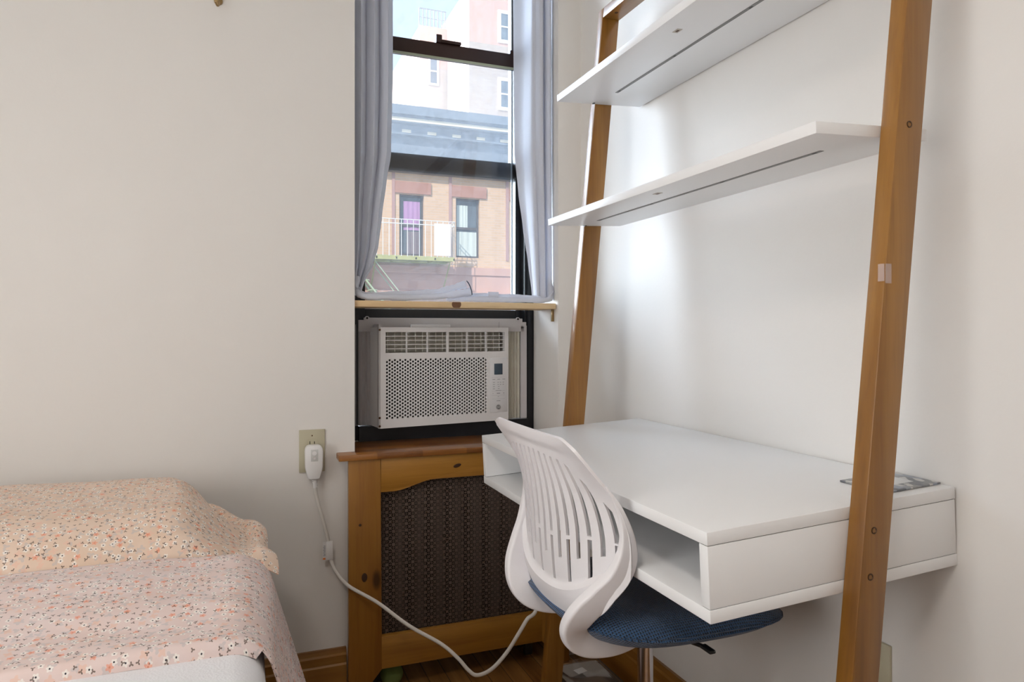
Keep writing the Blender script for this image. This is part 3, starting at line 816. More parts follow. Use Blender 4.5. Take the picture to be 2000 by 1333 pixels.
# desk box
T = tilt(.5535, .7725, 2.8); D = .452
bm = bm_new(); tb(bm, T, 0, D, Y0, Y1, -.0178, 0, .0012); obj('desk_top', bm, M['whitelam'], ld)
bm = bm_new(); tb(bm, T, 0, D, Y0, Y1, -.1190, -.1012, .0012); obj('desk_bottom', bm, M['whitelam'], ld)
for y0, y1 in ((Y0+.0005, Y0+.0185), (Y1-.0185, Y1-.0005)):
    bm = bm_new(); tb(bm, T, .0005, D-.001, y0, y1, -.1005, -.0185, .0006); obj('side_panel', bm, M['whitelam'], ld)
    bm = bm_new(); tb(bm, T, .0015, D-.002, y0+.0012, y1-.0012, -.1013, -.0177); obj('panel_seam', bm, M['seam'], ld)
bm = bm_new(); tb(bm, T, D-.02, D-.003, Y0+.019, Y1-.019, -.1008, -.0182); obj('back_panel', bm, M['whitelam'], ld)
def shelf(xf, zf, tau, dep, th, ledY, leda, latchY, latcha):
    T = tilt(xf, zf, tau); bm = bm_new(); tb(bm, T, 0, dep, Y0, Y1, -th, 0, .001)
    s = obj('shelf', bm, M['whitelam'], ld)
    bm = bm_new(); tb(bm, T, leda-.004, leda+.004, ledY[0], ledY[1], -th-.0008, -th+.001)
    l = obj('light_channel', bm, M['strip'], s)
    for k in (.02, .33, .66, .98):
        bm = bm_new(); y = lerp(ledY[0], ledY[1], k); tb(bm, T, leda-.002, leda+.002, y-.004, y+.004, -th-.0012, -th-.0007)
        obj('clip', bm, M['black'], l)
    bm = bm_new(); tb(bm, T, latcha-.006, latcha+.006, latchY-.009, latchY+.009, -th-.0007, -th+.001)
    obj('adhesive_pad', bm, plain('pad_grey', (.55, .50, .45), .6), s)
    bm = bm_new(); tb(bm, T, latcha-.0025, latcha+.0025, latchY-.004, latchY+.004, -th-.0012, -th); obj('latch_hole', bm, M['screw'], s)
    bm = bm_new(); tb(bm, T, .10, .105, Y1-.012, Y1-.004, -th-.0015, -th); obj('pin', bm, M['black'], s)
    return s
shelf(.733, 1.3195, 2.8, .212, .017, (.823, 1.542), .093, 1.184, .034)
shelf(.758, 1.642, 3.5, .248, .017, (.80, 1.541), .120, 1.171, .046)

# tray on the desk corner
T = tilt(.5535, .7725, 2.8)
bm = bm_new(); uvl = bm.loops.layers.uv.verify()
a0, a1, y0, y1 = .338, .450, .762, .850
tb(bm, T, a0, a1, y0, y1, .0006, .0032, .0006)
for f in bm.faces:
    for lp in f.loops: lp[uvl].uv = (lp.vert.co.x-.889, lp.vert.co.y-.762)
o = tag(obj('mosaic_tray', bm, M['mosaic'], loc=(.945, .80, .79)), 'small flat grey mosaic patterned tray on the desk corner by the wall', 'tray')

# ------------------------------------------------------------------ office chair
CY, CX = 1.11, .693
ch = thing('office_chair', 'white plastic slotted-back swivel chair with blue mesh seat pushed under the desk', 'chair', (CX, CY, 0))
wz = [(.555, .165), (.575, .182), (.60, .194), (.63, .196), (.67, .199), (.72, .200), (.77, .192), (.82, .179), (.85, .171), (.864, .167)]
xc = [(.555, .512), (.60, .497), (.66, .490), (.72, .486), (.78, .478), (.83, .466), (.864, .457)]
xs = [(.555, .035), (.62, .050), (.70, .057), (.76, .049), (.80, .030), (.83, .014), (.864, .004)]
def zbot(u): return .603+.085*abs(u)**2.4
def ztopf(u):
    return max(zbot(u)+.045, ztopf0(u))
def ztopf0(u):
    return .838-.010*abs(u) if abs(u) < .6 else .832-.07*((abs(u)-.6)/.32)**1.6
def zmin(u): return .557+.012*u*u+.088*abs(u)**6
def zmax(u): return .866-.017*max(0, (abs(u)-.78)/.22)**2.4
NSL = 16
cols = []   # list of (u, isSlotStart)
us = [-1, -.992, -.980, -.965]
umin, umax = -.905, .905; pitch = (umax-umin)/(NSL-1); hw = pitch*.18
slots = {}
for k in range(NSL):
    c = umin+k*pitch
    us.append(c-hw); slots[len(us)-1] = k
    us.append(c+hw)
    if k < NSL-1:
        for q in (.33, .66): us.append(c+hw+(pitch-2*hw)*q)
us += [.965, .980, .992, 1]
KA, KB, NR = 9, 43, 50
def rowz(u, j):
    a, b = zbot(u), min(ztopf(u), zmax(u)-.012)
    if j <= KA: return lerp(zmin(u), a, (j/KA))
    if j <= KB: return lerp(a, b, (j-KA)/(KB-KA))
    return lerp(b, zmax(u), (j-KB)/(NR-KB))
def cint(tab, x):
    if x <= tab[0][0]: return tab[0][1]
    if x >= tab[-1][0]: return tab[-1][1]
    i = max(k for k in range(len(tab)-1) if tab[k][0] <= x)
    def m(k):
        a, b = max(k-1, 0), min(k+1, len(tab)-1); return (tab[b][1]-tab[a][1])/(tab[b][0]-tab[a][0])
    (x0, y0), (x1, y1) = tab[i], tab[i+1]; h = x1-x0; t = (x-x0)/h
    return (2*t**3-3*t*t+1)*y0+(t**3-2*t*t+t)*h*m(i)+(-2*t**3+3*t*t)*y1+(t**3-t*t)*h*m(i+1)
def shell(u, z):
    w = cint(wz, z); y = CY+u*w
    x = cint(xc, z)+cint(xs, z)*abs(u)**2.2
    a = zbot(u)
    x -= .0095*sstep(a+.0035, a-.0045, z)*(1-sstep(.9, 1, abs(u)))
    x -= .004*sstep(.842, .848, z)
    return Vector((x, y, z))
bm = bm_new(); V = [[bm.verts.new(shell(u, rowz(u, j))) for j in range(NR+1)] for u in us]
for i in range(len(us)-1):
    for j in range(NR):
        if i in slots:
            k = slots[i]; lo_ = KA+(7 if k % 2 else 1); hi_ = KB-1
            if k in (0, NSL-1): lo_ += 2
            if lo_ <= j < hi_ and not (k % 2 == 0 and j == KA+12): continue
        bm.faces.new([V[i][j], V[i+1][j], V[i+1][j+1], V[i][j+1]])
thicken(bm, .005)
obj('backrest', bm, M['whiteplastic'], ch, ang=42)
# the two S-shaped side arms that loop back and carry the seat
def rrect(a, b, r=.006, n=4):
    pts = []
    for cx, cy, s in ((a-r, b-r, 0), (-a+r, b-r, 1), (-a+r, -b+r, 2), (a-r, -b+r, 3)):
        for k in range(n+1):
            t = (s+k/n)*PI/2; pts.append((cx+r*math.cos(t), cy+r*math.sin(t)))
    return pts
for s in (-1, 1):
    P = [(.508, .186, .797), (.527, .190, .765), (.539, .194, .727), (.541, .191, .69), (.531, .180, .655), (.511, .160, .622), (.493, .138, .590), (.488, .118, .561), (.502, .106, .536), (.535, .099, .520), (.585, .09, .511), (.66, .06, .508)]
    path = catmull([(x, CY+s*y, z) for x, y, z in P], 8); n = len(path)
    sc = []
    for i in range(n):
        t = i/(n-1); sc.append((interp([(0, .05), (.12, .30), (.30, .90), (.55, 1.12), (.8, 1.05), (1, .7)], t), interp([(0, .15), (.2, .6), (.35, 1), (1, 1)], t)))
    bm = bm_new(); sweep(bm, path, rrect(.020, .0105, .005), (0, s, 0), True, sc)
    obj('side_arm', bm, M['whiteplastic'], ch, ang=50)
# seat cushion
bm = bm_new(); NS = 56
def seatp(u, v):
    # u,v in -1..1 -> superellipse pad
    return u, v
sx0, sx1, sy = .492, .905, .205
def seat_surf(top):
    def fn(a, b):
        th = a*2*PI; rr = b**.6
        cx_, cy_ = math.cos(th), math.sin(th); p = 3.2
        k = (abs(cx_)**p+abs(cy_)**p)**(-1/p)
        X = cx_*k*rr; Yv = cy_*k*rr
        x = lerp(sx0, sx1, (X+1)/2); y = CY+Yv*sy*(1-.06*(1-X)/2)
        edge = (1-rr**7)
        z = .548+(.032*edge if top else -.036*edge) + .008*abs(Yv)**2 - .016*max(0, X)**3 + .010*max(0, -X)**3 - .010*(1-X*X)*(1 if top else .3)*(Yv*Yv < 2)
        return Vector((x, y, z))
    return fn
for top in (True, False):
    V = grid(bm, NS, 18, (lambda a, b, f=seat_surf(top): f(a, max(b, .0005))), (lambda a, b, f=seat_surf(top): tuple(f(a, max(b, .0005)).xy)))
bmesh.ops.remove_doubles(bm, verts=bm.verts, dist=.0006)
obj('seat', bm, M['bluemesh'], ch, ang=75)
obj('seat_pan', B(.60, .78, CY-.08, CY+.08, .490, .520, bev=.006), M['whiteplastic'], ch)
bm = bm_new(); tube(bm, catmull([(.70, CY-.07, .500), (.704, CY-.12, .506), (.706, CY-.155, .512)], 5), .0035); box(bm, .699, .711, CY-.183, CY-.155, .5105, .5165, bev=.002)
obj('height_lever', bm, M['black'], ch)
bm = bm_new(); lathe(bm, (CX, CY, 0), [(.0245, .11), (.0245, .33), (.0145, .332), (.0145, .515)], 28); obj('gas_column', bm, M['chrome'], ch)
bm = bm_new()
for k in range(5):
    a = 2*PI*k/5+.3; d_ = Vector((math.cos(a), math.sin(a), 0)); c = Vector((CX, CY, 0))
    sweep(bm, [c+d_*.01+Vector((0, 0, .10)), c+d_*.12+Vector((0, 0, .092)), c+d_*.255+Vector((0, 0, .068))], rrect(.018, .012, .005), (0, 0, 1), True, [1.2, 1, .7])
lathe(bm, (CX, CY, 0), [(.035, .07), (.035, .115), (.026, .13)], 24)
obj('star_base', bm, M['whiteplastic'], ch, ang=50)
for k in range(5):
    a = 2*PI*k/5+.3; p = Vector((CX+.25*math.cos(a), CY+.25*math.sin(a), .025))
    bm = bm_new(); lathe(bm, p, [(.012, -.022), (.025, -.018), (.025, -.004), (.015, -.002), (.015, .002), (.025, .004), (.025, .018), (.012, .022)], 18, 'y')
    lathe(bm, p, [(.006, .0), (.006, .045)], 8); obj('caster', bm, M['black'], ch)

# ------------------------------------------------------------------ outlets, cord
def outlet_faces(par, c, axis, mat, s=1):
    for dz_ in (-.0195, .0195):
        bm = bm_new(); pts = circ(.0165, 20); pts = [(a, max(-.0135, min(.0135, b))) for a, b in pts]
        if axis == 'y':
            prism(bm, [(c[0]+a, c[2]+dz_+b) for a, b in pts], c[1]-.0075, c[1]-.004, 'y')
            r_ = obj('receptacle', bm, mat, par)
            bm = bm_new()
            for q, h in ((-.006, .009), (.006, .007)): box(bm, c[0]+q-.001, c[0]+q+.001, c[1]-.008, c[1]-.0074, c[2]+dz_-h/2+.003, c[2]+dz_+h/2+.003)
        else:
            prism(bm, [(c[1]+a, c[2]+dz_+b) for a, b in pts], c[0]-.0075, c[0]-.004, 'x')
            r_ = obj('receptacle', bm, mat, par)
            bm = bm_new()
            for q, h in ((-.006, .009), (.006, .007)): box(bm, c[0]-.008, c[0]-.0074, c[1]+q-.001, c[1]+q+.001, c[2]+dz_-h/2+.003, c[2]+dz_+h/2+.003)
        obj('slot', bm, M['dark'], r_)
ol = thing('wall_outlet', 'almond wall outlet plate holding the white plug beside the radiator cover', 'outlet', (.179, 2.0, .70))
obj('cover_plate', B(.1445, .2135, 1.9945, 2.0, .641, .7585, bev=.0018), M['beigeplate'], ol)
outlet_faces(ol, (.179, 2.0, .70), 'y', M['beigeplate'])
bm = bm_new(); lathe(bm, (.179, 1.9948, .742), [(.002, .001), (.002, -.0008)], 10, 'y'); obj('plate_screw', bm, M['screw'], ol)
o2 = thing('wall_outlet', 'almond wall outlet plate low on the right wall, half hidden by the near upright', 'outlet', (1.01, .889, .448))
obj('cover_plate', B(1.0045, 1.01, .854, .924, .391, .505, bev=.0018), M['beigeplate'], o2)
outlet_faces(o2, (1.01, .889, .448), 'x', M['beigeplate'])
bm = bm_new(); lathe(bm, (1.0046, .889, .448), [(.002, .001), (.002, -.0008)], 10, 'x'); obj('plate_screw', bm, M['screw'], o2)

pc = thing('power_cord', 'white air conditioner cord with a boxy safety plug, drooping past the radiator cover', 'cord', (.182, 1.975, .66))
bm = bm_new(); prism(bm, [(.167, .626), (.197, .626), (.205, .655), (.206, .704), (.203, .714), (.196, .719), (.167, .719), (.160, .714), (.158, .704), (.159, .655)], 1.962, 1.9924, 'y', bev=.004)
pl = obj('plug', bm, M['plugwhite'], pc, ang=50)
bm = bm_new(); box(bm, .173, .192, 1.9612, 1.9622, .676, .708, bev=.0004); obj('button_recess', bm, plain('plug_grey', (.60, .60, .58), .4), pl)
bm = bm_new(); lathe(bm, (.1825, 1.9612, .698), [(.0062, .0), (.0058, -.002)], 18, 'y'); obj('test_button', bm, M['plugwhite'], pl)
bm = bm_new(); lathe(bm, (.1825, 1.9612, .6845), [(.0038, .0), (.0035, -.0016)], 14, 'y'); obj('reset_button', bm, M['acbeige'], pl)
bm = bm_new()
for k in range(4): lathe(bm, (.1845+k*.0008, 1.979, .6215-k*.0055), [(.0080-k*.0008, -.0018), (.0080-k*.0008, .0018)], 14)
lathe(bm, (.1855, 1.979, .612), [(.0052, -.012), (.0055, .014)], 12)
obj('strain_relief', bm, M['plugwhite'], pc)
cpts = [(.186, 1.980, .606), (.1895, 1.985, .58), (.1946, 1.984, .555), (.208, 1.984, .504), (.2206, 1.984, .4465), (.2269, 1.978, .4019), (.2388, 1.970, .3695), (.2707, 1.945, .3315), (.3387, 1.88, .2995), (.405, 1.80, .2593), (.4695, 1.72, .2350), (.5023, 1.68, .2112), (.5256, 1.66, .1841), (.5451, 1.65, .1730), (.5759, 1.63, .1914), (.6129, 1.62, .2315), (.6432, 1.61, .2817), (.6639, 1.61, .3105), (.6918, 1.62, .3260), (.74, 1.70, .37), (.785, 1.84, .48), (.80, 1.925, .60), (.79, 1.928, .68), (.775, 1.975, .712), (.765, 2.08, .730), (.765, 2.12, .742)]
bm = bm_new(); sweep(bm, catmull(cpts, 7), circ(.0048, 10), None, True); obj('cable', bm, M['cord'], pc)
tg = obj('warning_tag', B(.2150, .2320, 1.972, 1.9735, .400, .4515, bev=.0005), M['plugwhite'], pc)
bm = bm_new(); box(bm, .205, .2145, 1.9726, 1.9731, .398, .4505); fl = obj('tag_flap', bm, M['plugwhite'], tg)
bm = bm_new(); box(bm, .2055, .2125, 1.9718, 1.9726, .402, .407); obj('orange_mark', bm, M['orangeprint'], tg)
bm = bm_new()
for k in range(8): box(bm, .2065+(k % 2)*.0012, .2125, 1.9720, 1.9727, .412+k*.0038, .4135+k*.0038)
obj('small_print', bm, M['greyprint'], tg)

# ------------------------------------------------------------------ bed
MX0, MX1, MY0, MY1, MZ = -1.36, .032, -.12, 1.80, .56
bed = thing('bed', 'bed with a white quilted mattress, head against the back wall', 'bed', ((MX0+MX1)/2, (MY0+MY1)/2, 0))
bm = B(MX0, MX1, MY0, MY1, .30, MZ, bev=.05, seg=6); obj('mattress', bm, M['quilt'], bed, ang=50)
obj('bed_base', B(MX0+.01, MX1-.02, MY0+.01, MY1-.005, .12, .30, bev=.01), plain('grey_bed_base', (.35, .34, .33), .8), bed)
for x in (MX0+.08, MX1-.10):
    for y in (MY0+.08, MY1-.08):
        bm = bm_new(); lathe(bm, (x, y, 0), [(.018, 0), (.024, .12)], 14); obj('leg', bm, M['black'], bed)

# floral sheet folded over the upper half of the bed
def coverp(u, v):
    """u along X from far left to the hanging hem, v along Y from front hem to the back edge"""
    s = u*1.80                    # arc length from the left
    flat = 1.30
    yy = lerp(1.085, 1.455, v)
    hump = .012+.030*sstep(.06, .80, v)
    z0 = .5665+hump
    w = .003*fbm(s*9, yy*22, 1)+.0016*math.sin(yy*60+s*8)
    xe = MX1-.052; R_ = .062+hump*.35
    y = yy
    if s < flat:
        x = xe-(flat-s); z = z0+w-.008*sstep(-.20, 0, x-xe)*sstep(.1, .8, v)
    else:
        q = s-flat; th = min(q/R_, 1.15)
        x = xe+R_*math.sin(th); z = z0+w*(1-.7*th)-.008*sstep(.1, .8, v)-R_*(1-math.cos(th))
        rest = max(0, q-1.15*R_)
        x += rest*.27; z -= rest*.95
        x += .010*math.sin(yy*30+1.2)*sstep(0, .25, rest); y = yy+.02*rest*math.sin(yy*14)
    y += .005*math.sin(s*4.2)*(1-v)+.008*math.sin(s*2.1+.6)*v
    # front hem rolls under, back edge drops behind the hump
    if v < .055:
        t = v/.055; z -= (.019*(1-t)**2 if s < flat+.05 else 0); y += .012*(1-t)**2
    if v > .94:
        t = (v-.94)/.06; z -= .075*t*t; y -= .014*t*t
    return Vector((x, y, z))
bm = bm_new(); grid(bm, 150, 70, coverp, lambda u, v: (u*1.80, v*.44)); thicken(bm, .005)
bmesh.ops.recalc_face_normals(bm, faces=bm.faces)
tag(obj('floral_sheet', bm, M['floral_pink'], ang=75, loc=(-.5, 1.28, .57)), 'pink floral sheet folded across the bed in front of the pillow', 'sheet')

def pillow(cx, cy, z0, lx, ly, h, seed, name, label):
    root = thing(name, label, 'pillow', (cx, cy, z0))
    def kk(a, b):
        pa, pb = abs(a), abs(b)
        ka = 1-sstep(.68, 1.0, pa)*.93
        kb = max(0, 1-pb**3.0)**.62
        return ka*kb*(1-.10*pa*pb)
    def top_z(a, b):
        k = kk(a, b); lift = .030*sstep(-.2, 1, b)*(1-.15*a)
        z = z0+.014+lift+h*k
        z += .0035*fbm(a*7+seed, b*5)*k**.5
        # creases fanning out of the corners
        c = math.hypot(a-1.0, b+.95); z -= .012*math.exp(-((a-1)*.9-(b+1)*-.55+.35)**2*55)*sstep(.35, .75, a)
        z += .006*math.sin((a*6-b*5)*2.0+seed)*sstep(.45, .95, a)*(1-pow(abs(b), 6))
        return z
    def P(a, b):
        pa = abs(a); return cx+a*lx/2-.140*sstep(-.25, 1.0, b)*max(0, a)**4, cy+b*ly/2*(1-.07*(1-pa**2)*abs(b)**3)
    bm = bm_new(); N1, N2 = 100, 64
    for top in (True, False):
        def f(u, v, top=top):
            a, b = u*2-1, v*2-1; x, y = P(a, b)
            z = top_z(a, b) if top else z0+.014+.030*sstep(-.2, 1, b)*.5*(1-.5*abs(a)**3)-.011*kk(a, b)
            if not top and (pow(abs(a), 60) > .99 or abs(b) > .999): z = top_z(a, b)
            return Vector((x, y, z))
        grid(bm, N1, N2, f, lambda u, v, t=top: (u*lx+(0 if t else 3), v*ly*1.12))
    bmesh.ops.remove_doubles(bm, verts=bm.verts, dist=.0008)
    obj('pillowcase', bm, M['floral_peach'], root, ang=80)
    bm = bm_new()       # loose open end of the case
    def fl(u, v):
        b = u*1.86-.93; x, y = P(.975, b)
        x += .046*v+.008*math.sin(u*11+1)*v; z = top_z(.975, b)-.004+.016*(1-b*b)*math.sin(PI*.8*v)+.005*math.sin(u*15)*v-.016*v*v
        return Vector((x, y-.01*v, z))
    grid(bm, 50, 9, fl, lambda u, v: (u*ly, v*.06+5)); thicken(bm, .002)
    obj('open_case_hem', bm, M['floral_peach'], root, ang=70)
    return root
pillow(-.475, 1.70, .556, 1.0, .54, .108, 2, 'pillow', 'plump peach floral pillow against the back wall at the head of the bed')

# ------------------------------------------------------------------ clear box under the desk
bx = thing('storage_box', 'clear plastic box with small white lid label, on the floor under the desk', 'box', (.862, 1.66, 0))
bm = bm_new(); x0, x1, y0, y1, h, t = .80, .925, 1.53, 1.745, .105, .002
pts = []
def rpoly(x0, x1, y0, y1, r, n=4):
    P = []
    for cx, cy, s in ((x1-r, y1-r, 0), (x0+r, y1-r, 1), (x0+r, y0+r, 2), (x1-r, y0+r, 3)):
        for k in range(n+1):
            a = (s+k/n)*PI/2; P.append((cx+r*math.cos(a), cy+r*math.sin(a)))
    return P
O = rpoly(x0, x1, y0, y1, .02); I = rpoly(x0+t, x1-t, y0+t, y1-t, .018)
n = len(O)
vo0 = [bm.verts.new((a, b, .001)) for a, b in O]; vo1 = [bm.verts.new((a, b, h)) for a, b in O]; vi1 = [bm.verts.new((a, b, h)) for a, b in I]; vi0 = [bm.verts.new((a, b, .003)) for a, b in I]
for k in range(n):
    q = (k+1) % n
    bm.faces.new([vo0[k], vo0[q], vo1[q], vo1[k]]); bm.faces.new([vo1[k], vo1[q], vi1[q], vi1[k]]); bm.faces.new([vi1[k], vi1[q], vi0[q], vi0[k]])
bm.faces.new(vo0[::-1]); bm.faces.new(vi0)
obj('box_body', bm, M['clear'], bx)
bm = bm_new(); prism(bm, rpoly(x0-.004, x1+.004, y0-.004, y1+.004, .023), h+.0005, h+.010, 'z', bev=.001); ldd = obj('lid', bm, M['clear'], bx)
bm = bm_new(); prism(bm, [(a, b) for a, b in ((.836, 1.668), (.866, 1.676), (.862, 1.700), (.832, 1.692))], h+.0102, h+.0108, 'z'); obj('label_sticker', bm, M['plugwhite'], ldd)

# ------------------------------------------------------------------ hook and added lamp
hk = thing('wall_hook', 'small brass hook high on the back wall at the top edge', 'hook', (-.06, 2.0, 1.90))
bm = bm_new(); lathe(bm, (-.060, 2.0, 1.905), [(.011, 0), (.0105, -.006), (.006, -.009)], 16, 'y'); obj('hook_plate', bm, M['bronze'], hk)
bm = bm_new(); sweep(bm, catmull([(-.060, 1.992, 1.902), (-.058, 1.985, 1.895), (-.0585, 1.975, 1.884), (-.062, 1.968, 1.880), (-.066, 1.962, 1.886)], 6), circ(.0026, 8)); obj('hook_arm', bm, M['bronze'], hk)
lp = thing('added_pendant_lamp', 'added unseen white bowl pendant lamp hanging from the ceiling above the bed', 'lamp', (LAMP[0], LAMP[1], ZC))  # body of the lamp added for room brightness, outside the view
bm = bm_new(); lathe(bm, (LAMP[0], LAMP[1], 0), [(.06, ZC), (.06, ZC-.02), (.02, ZC-.03), (.006, ZC-.035), (.006, 2.36)], 20); obj('stem', bm, M['whiteplastic'], lp)
bm = bm_new(); lathe(bm, (LAMP[0], LAMP[1], 0), [(.20, 2.39), (.197, 2.39), (.185, 2.345), (.12, 2.315), (.02, 2.308), (.02, 2.302), (.125, 2.309), (.19, 2.34)], 36); obj('lamp_shade', bm, M['whiteplastic'], lp)

# ------------------------------------------------------------------ across the street
GZ = -6.5
struct('ground', B(-30, 60, 3.5, 80, GZ-.2, GZ), M['asphalt'])
FB = 20.0
ap = thing('apartment_building', 'tan brick building with a slate blue cornice straight across the street', 'building', (8, FB+4, GZ))
# facade with window openings: x positions, z ranges
wx = [(-1.25, .75), (.70, .75), (2.45, .73), (4.235, .73), (5.94, .75), (7.75, .73), (9.5, .75), (11.3, .73), (13.1, .75)]
rows = [(3.25, 5.03), (-.55, 1.5), (-4.6, -2.4)]
X0, X1, ZT = -3.5, 15.5, 7.3
bm = bm_new()
zs = [GZ]
for z0, z1 in rows[::-1]: zs += [z0, z1]
zs.append(ZT)
for i in range(0, len(zs)-1):
    z0, z1 = zs[i], zs[i+1]
    if i % 2 == 0: box(bm, X0, X1, FB, FB+.35, z0, z1)
    else:
        xa = X0
        for x, w in wx: box(bm, xa, x, FB, FB+.35, z0, z1); xa = x+w
        box(bm, xa, X1, FB, FB+.35, z0, z1)
box(bm, X0, X1, FB+.35, FB+9, GZ, ZT)
obj('facade', bm, M['tanbrick'], ap, ang=20)
mauve = plain('mauve_stone', (.42, .26, .24), .8)
for z0, z1 in rows:
    for k, (x, w) in enumerate(wx):
        obj('lintel', B(x-.13, x+w+.20, FB-.05, FB, z1+.02, z1+.36), M['brownstone'], ap, ang=20)
        obj('window_side_band', B(x-.22, x-.132, FB-.03, FB, z0-.05, z1+.75), mauve, ap, ang=20)
bm = bm_new(); box(bm, X0, X1, FB-.10, FB, 2.72, 2.95); box(bm, X0, X1, FB-.22, FB, 2.02, 2.20); box(bm, X0, X1, FB-.06, FB, 2.2, 2.72); box(bm, X0, X1, FB-.14, FB, 1.72, 1.86)
obj('stone_course', bm, M['pinkstone'], ap, ang=20)
bm = bm_new(); box(bm, X0, X1, FB-.28, FB, 5.78, 6.62); box(bm, X0, X1, FB-.50, FB, 6.62, 6.9); box(bm, X0, X1, FB-.72, FB, 6.9, 7.1); box(bm, X0, X1, FB-.85, FB+.4, 7.1, 7.35)
cn = obj('cornice', bm, M['slate'], ap, ang=20)
bm = bm_new(); box(bm, X0, X1, FB-.735, FB-.72, 6.93, 7.03); box(bm, X0, X1, FB-.30, FB-.28, 5.72, 5.80)
for k in range(26): box(bm, X0+.3+k*.74, X0+.56+k*.74, FB-.52, FB-.50, 6.68, 6.76)
obj('cornice_trim', bm, M['cream'], cn)
def ext_window(par, x, w, z0, z1, y, frame, drapes, fw=.06, half=True):
    bm = bm_new(); box(bm, x, x+fw, y, y+.08, z0, z1); box(bm, x+w-fw, x+w, y, y+.08, z0, z1); box(bm, x+fw, x+w-fw, y, y+.08, z1-fw, z1); box(bm, x+fw, x+w-fw, y, y+.08, z0, z0+fw)
    zm = (z0+z1)/2
    if half: box(bm, x+fw, x+w-fw, y, y+.08, zm-.035, zm+.035)
    f = obj('window', bm, frame, par, ang=20)
    obj('pane', B(x+fw, x+w-fw, y+.04, y+.06, z0+fw, z1-fw), M['extglass'], f)
    for (a, b, c, e, m) in drapes:
        bm = bm_new(); xx0, xx1 = lerp(x+fw, x+w-fw, a), lerp(x+fw, x+w-fw, b); za, zb = lerp(z0+fw, z1-fw, c), lerp(z0+fw, z1-fw, e)
        grid(bm, 18, 2, lambda u, v: Vector((lerp(xx0, xx1, u), y+.028+.008*math.sin(u*22), lerp(za, zb, v)))); thicken(bm, .004)
        obj('drape', bm, m, f, ang=60)
    return f
for r_, (z0, z1) in enumerate(rows):
    for k, (x, w) in enumerate(wx):
        if r_ == 0 and k == 3: dr = [(.15, .95, .42, .93, M['violet']), (.3, .9, .0, .40, plain('dark_drape', (.20, .17, .20), .8))]  # dark grey drape in the lower part of this window
        elif r_ == 0 and k == 4: dr = [(.0, .55, .5, .92, M['paledrape']), (.0, 1, .0, .44, M['paledrape'])]
        else: dr = [(.1, .9, .5, .95, M['paledrape'])] if (k+r_) % 2 else []
        ext_window(ap, x, w, z0, z1, FB+.12, M['extdark'], dr)

# fire escape on that facade
fe = thing('fire_escape', 'white railed iron fire escape balcony with olive platform across the street', 'fire escape', (3.7, FB-.5, 3.1))
fx0, fx1, fy, fz = 1.2, 5.62, FB-.95, 3.12
bm = bm_new(); box(bm, fx0, fx1, fy, fy+.04, fz-.10, fz+.02); box(bm, fx0, fx1, FB-.12, FB-.05, fz-.10, fz+.02)
for k in range(14): y = fy+.06+k*.065; box(bm, fx0, fx1, y, y+.035, fz-.02, fz+.005)
for k in range(9): x = lerp(fx0, fx1-.04, k/8); box(bm, x, x+.04, fy, FB-.05, fz-.08, fz-.02)
obj('platform', bm, M['olive'], fe, ang=20)
bm = bm_new()
def bar(a, b, r_=.013): sweep(bm, [Vector(a), Vector(b)], circ(r_, 6))
for z in (1.02, .90): bar((fx0, fy, fz+z), (fx1, fy, fz+z)); bar((fx1, fy, fz+z), (fx1, FB-.03, fz+z)); bar((fx0, fy, fz+z), (fx0, FB-.03, fz+z))
nb = 26
for k in range(nb+1):
    x = lerp(fx0, fx1, k/nb); bar((x, fy, fz), (x, fy, fz+1.02), .010)
for k in range(7):
    y = lerp(fy, FB-.05, k/6); bar((fx1, y, fz), (fx1, y, fz+1.02), .010); bar((fx0, y, fz), (fx0, y, fz+1.02), .010)
obj('railing', bm, M['railwhite'], fe)
obj('white_panel', B(5.02, 5.50, fy-.02, fy-.005, fz+.05, fz+.95), plain('white_sheet', (.8, .8, .8), .7), fe)
bm = bm_new()   # stair descending towards the right
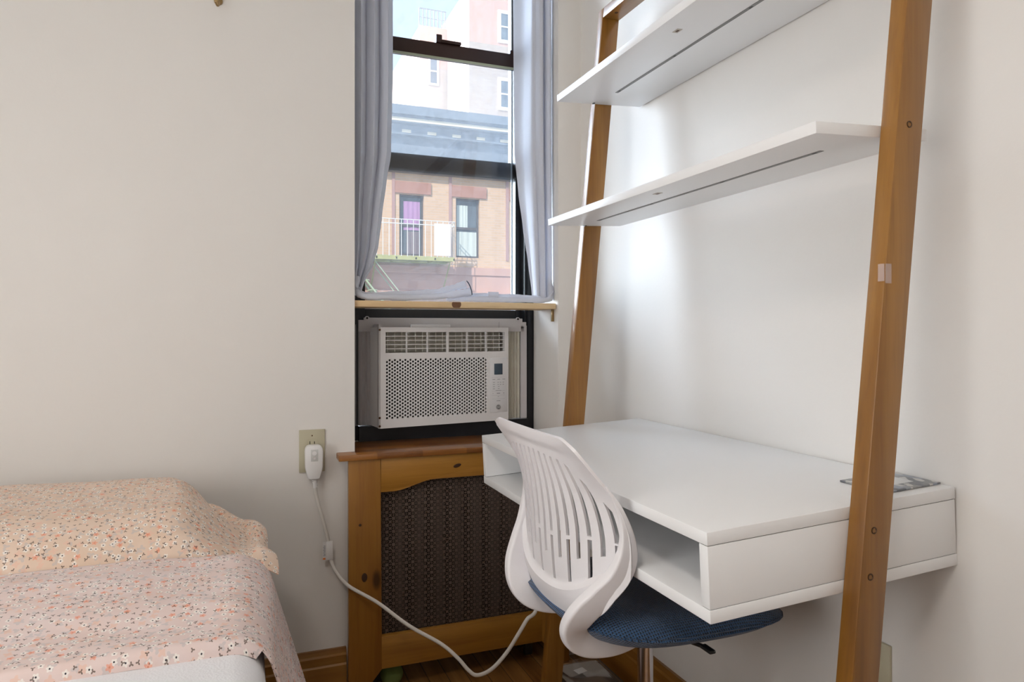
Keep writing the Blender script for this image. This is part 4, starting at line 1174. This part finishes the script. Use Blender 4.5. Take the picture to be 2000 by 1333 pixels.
for s in (0, .55):
    y = fy+.15+s
    sweep(bm, [Vector((2.6, y, fz)), Vector((5.4, y, fz-3.5))], rrect(.02, .06, .004), (0, 1, 0))
    bar((2.6, y, fz+.85), (5.4, y, fz-2.65), .016)
for k in range(13):
    t = (k+.5)/13; x = lerp(2.6, 5.4, t); z = lerp(fz, fz-3.5, t); box(bm, x-.10, x+.10, fy+.15, fy+.70, z-.012, z+.012)
obj('stair', bm, plain('pale_green_iron', (.42, .50, .34), .6), fe)
bm = bm_new(); bar((fx0+.1, FB-.03, fz-.9), (fx0+.1, fy+.05, fz-.05), .02); bar((fx1-.1, FB-.03, fz-.9), (fx1-.1, fy+.05, fz-.05), .02); bar((3.4, FB-.03, fz-.9), (3.4, fy+.05, fz-.05), .02)
obj('brace', bm, M['olive'], fe)

# tall block behind
tbk = thing('tower_block', 'tall pale brick apartment block with white windows rising behind the cornice', 'building', (13, 42, GZ))
bm = bm_new(); box(bm, 10.79, 26, 34, 52, GZ, 18.75); box(bm, 9.24, 10.79, 38.2, 46.5, GZ, 18.2); box(bm, 7.2, 9.24, 46.5, 52, GZ, 15.5)
obj('masonry', bm, M['farbrick'], tbk, ang=20)
bm = bm_new()
for x0_, x1_, y0_, zt in ((9.24, 10.79, 38.2, 18.2),):
    for k in range(8): x = lerp(x0_, x1_-.05, k/7); sweep(bm, [Vector((x, y0_+.1, zt)), Vector((x, y0_+.1, zt+1.0))], circ(.03, 6))
    sweep(bm, [Vector((x0_, y0_+.1, zt+1.0)), Vector((x1_, y0_+.1, zt+1.0))], circ(.03, 6))
    sweep(bm, [Vector((x0_, y0_+.1, zt+.5)), Vector((x1_, y0_+.1, zt+.5))], circ(.02, 6))
obj('roof_railing', bm, plain('grey_iron', (.25, .27, .30), .6), tbk)
for zc in (16.9, 13.4, 9.9, 6.4, 2.9):
    for x in (12.35, 14.2, 16.2, 18.4): ext_window(tbk, x, .95, zc-.85, zc+.85, 33.93, M['extwhite'], [], .17)
    ext_window(tbk, 9.72, .62, zc-2.0, zc-.4, 38.13, M['extwhite'], [], .12)
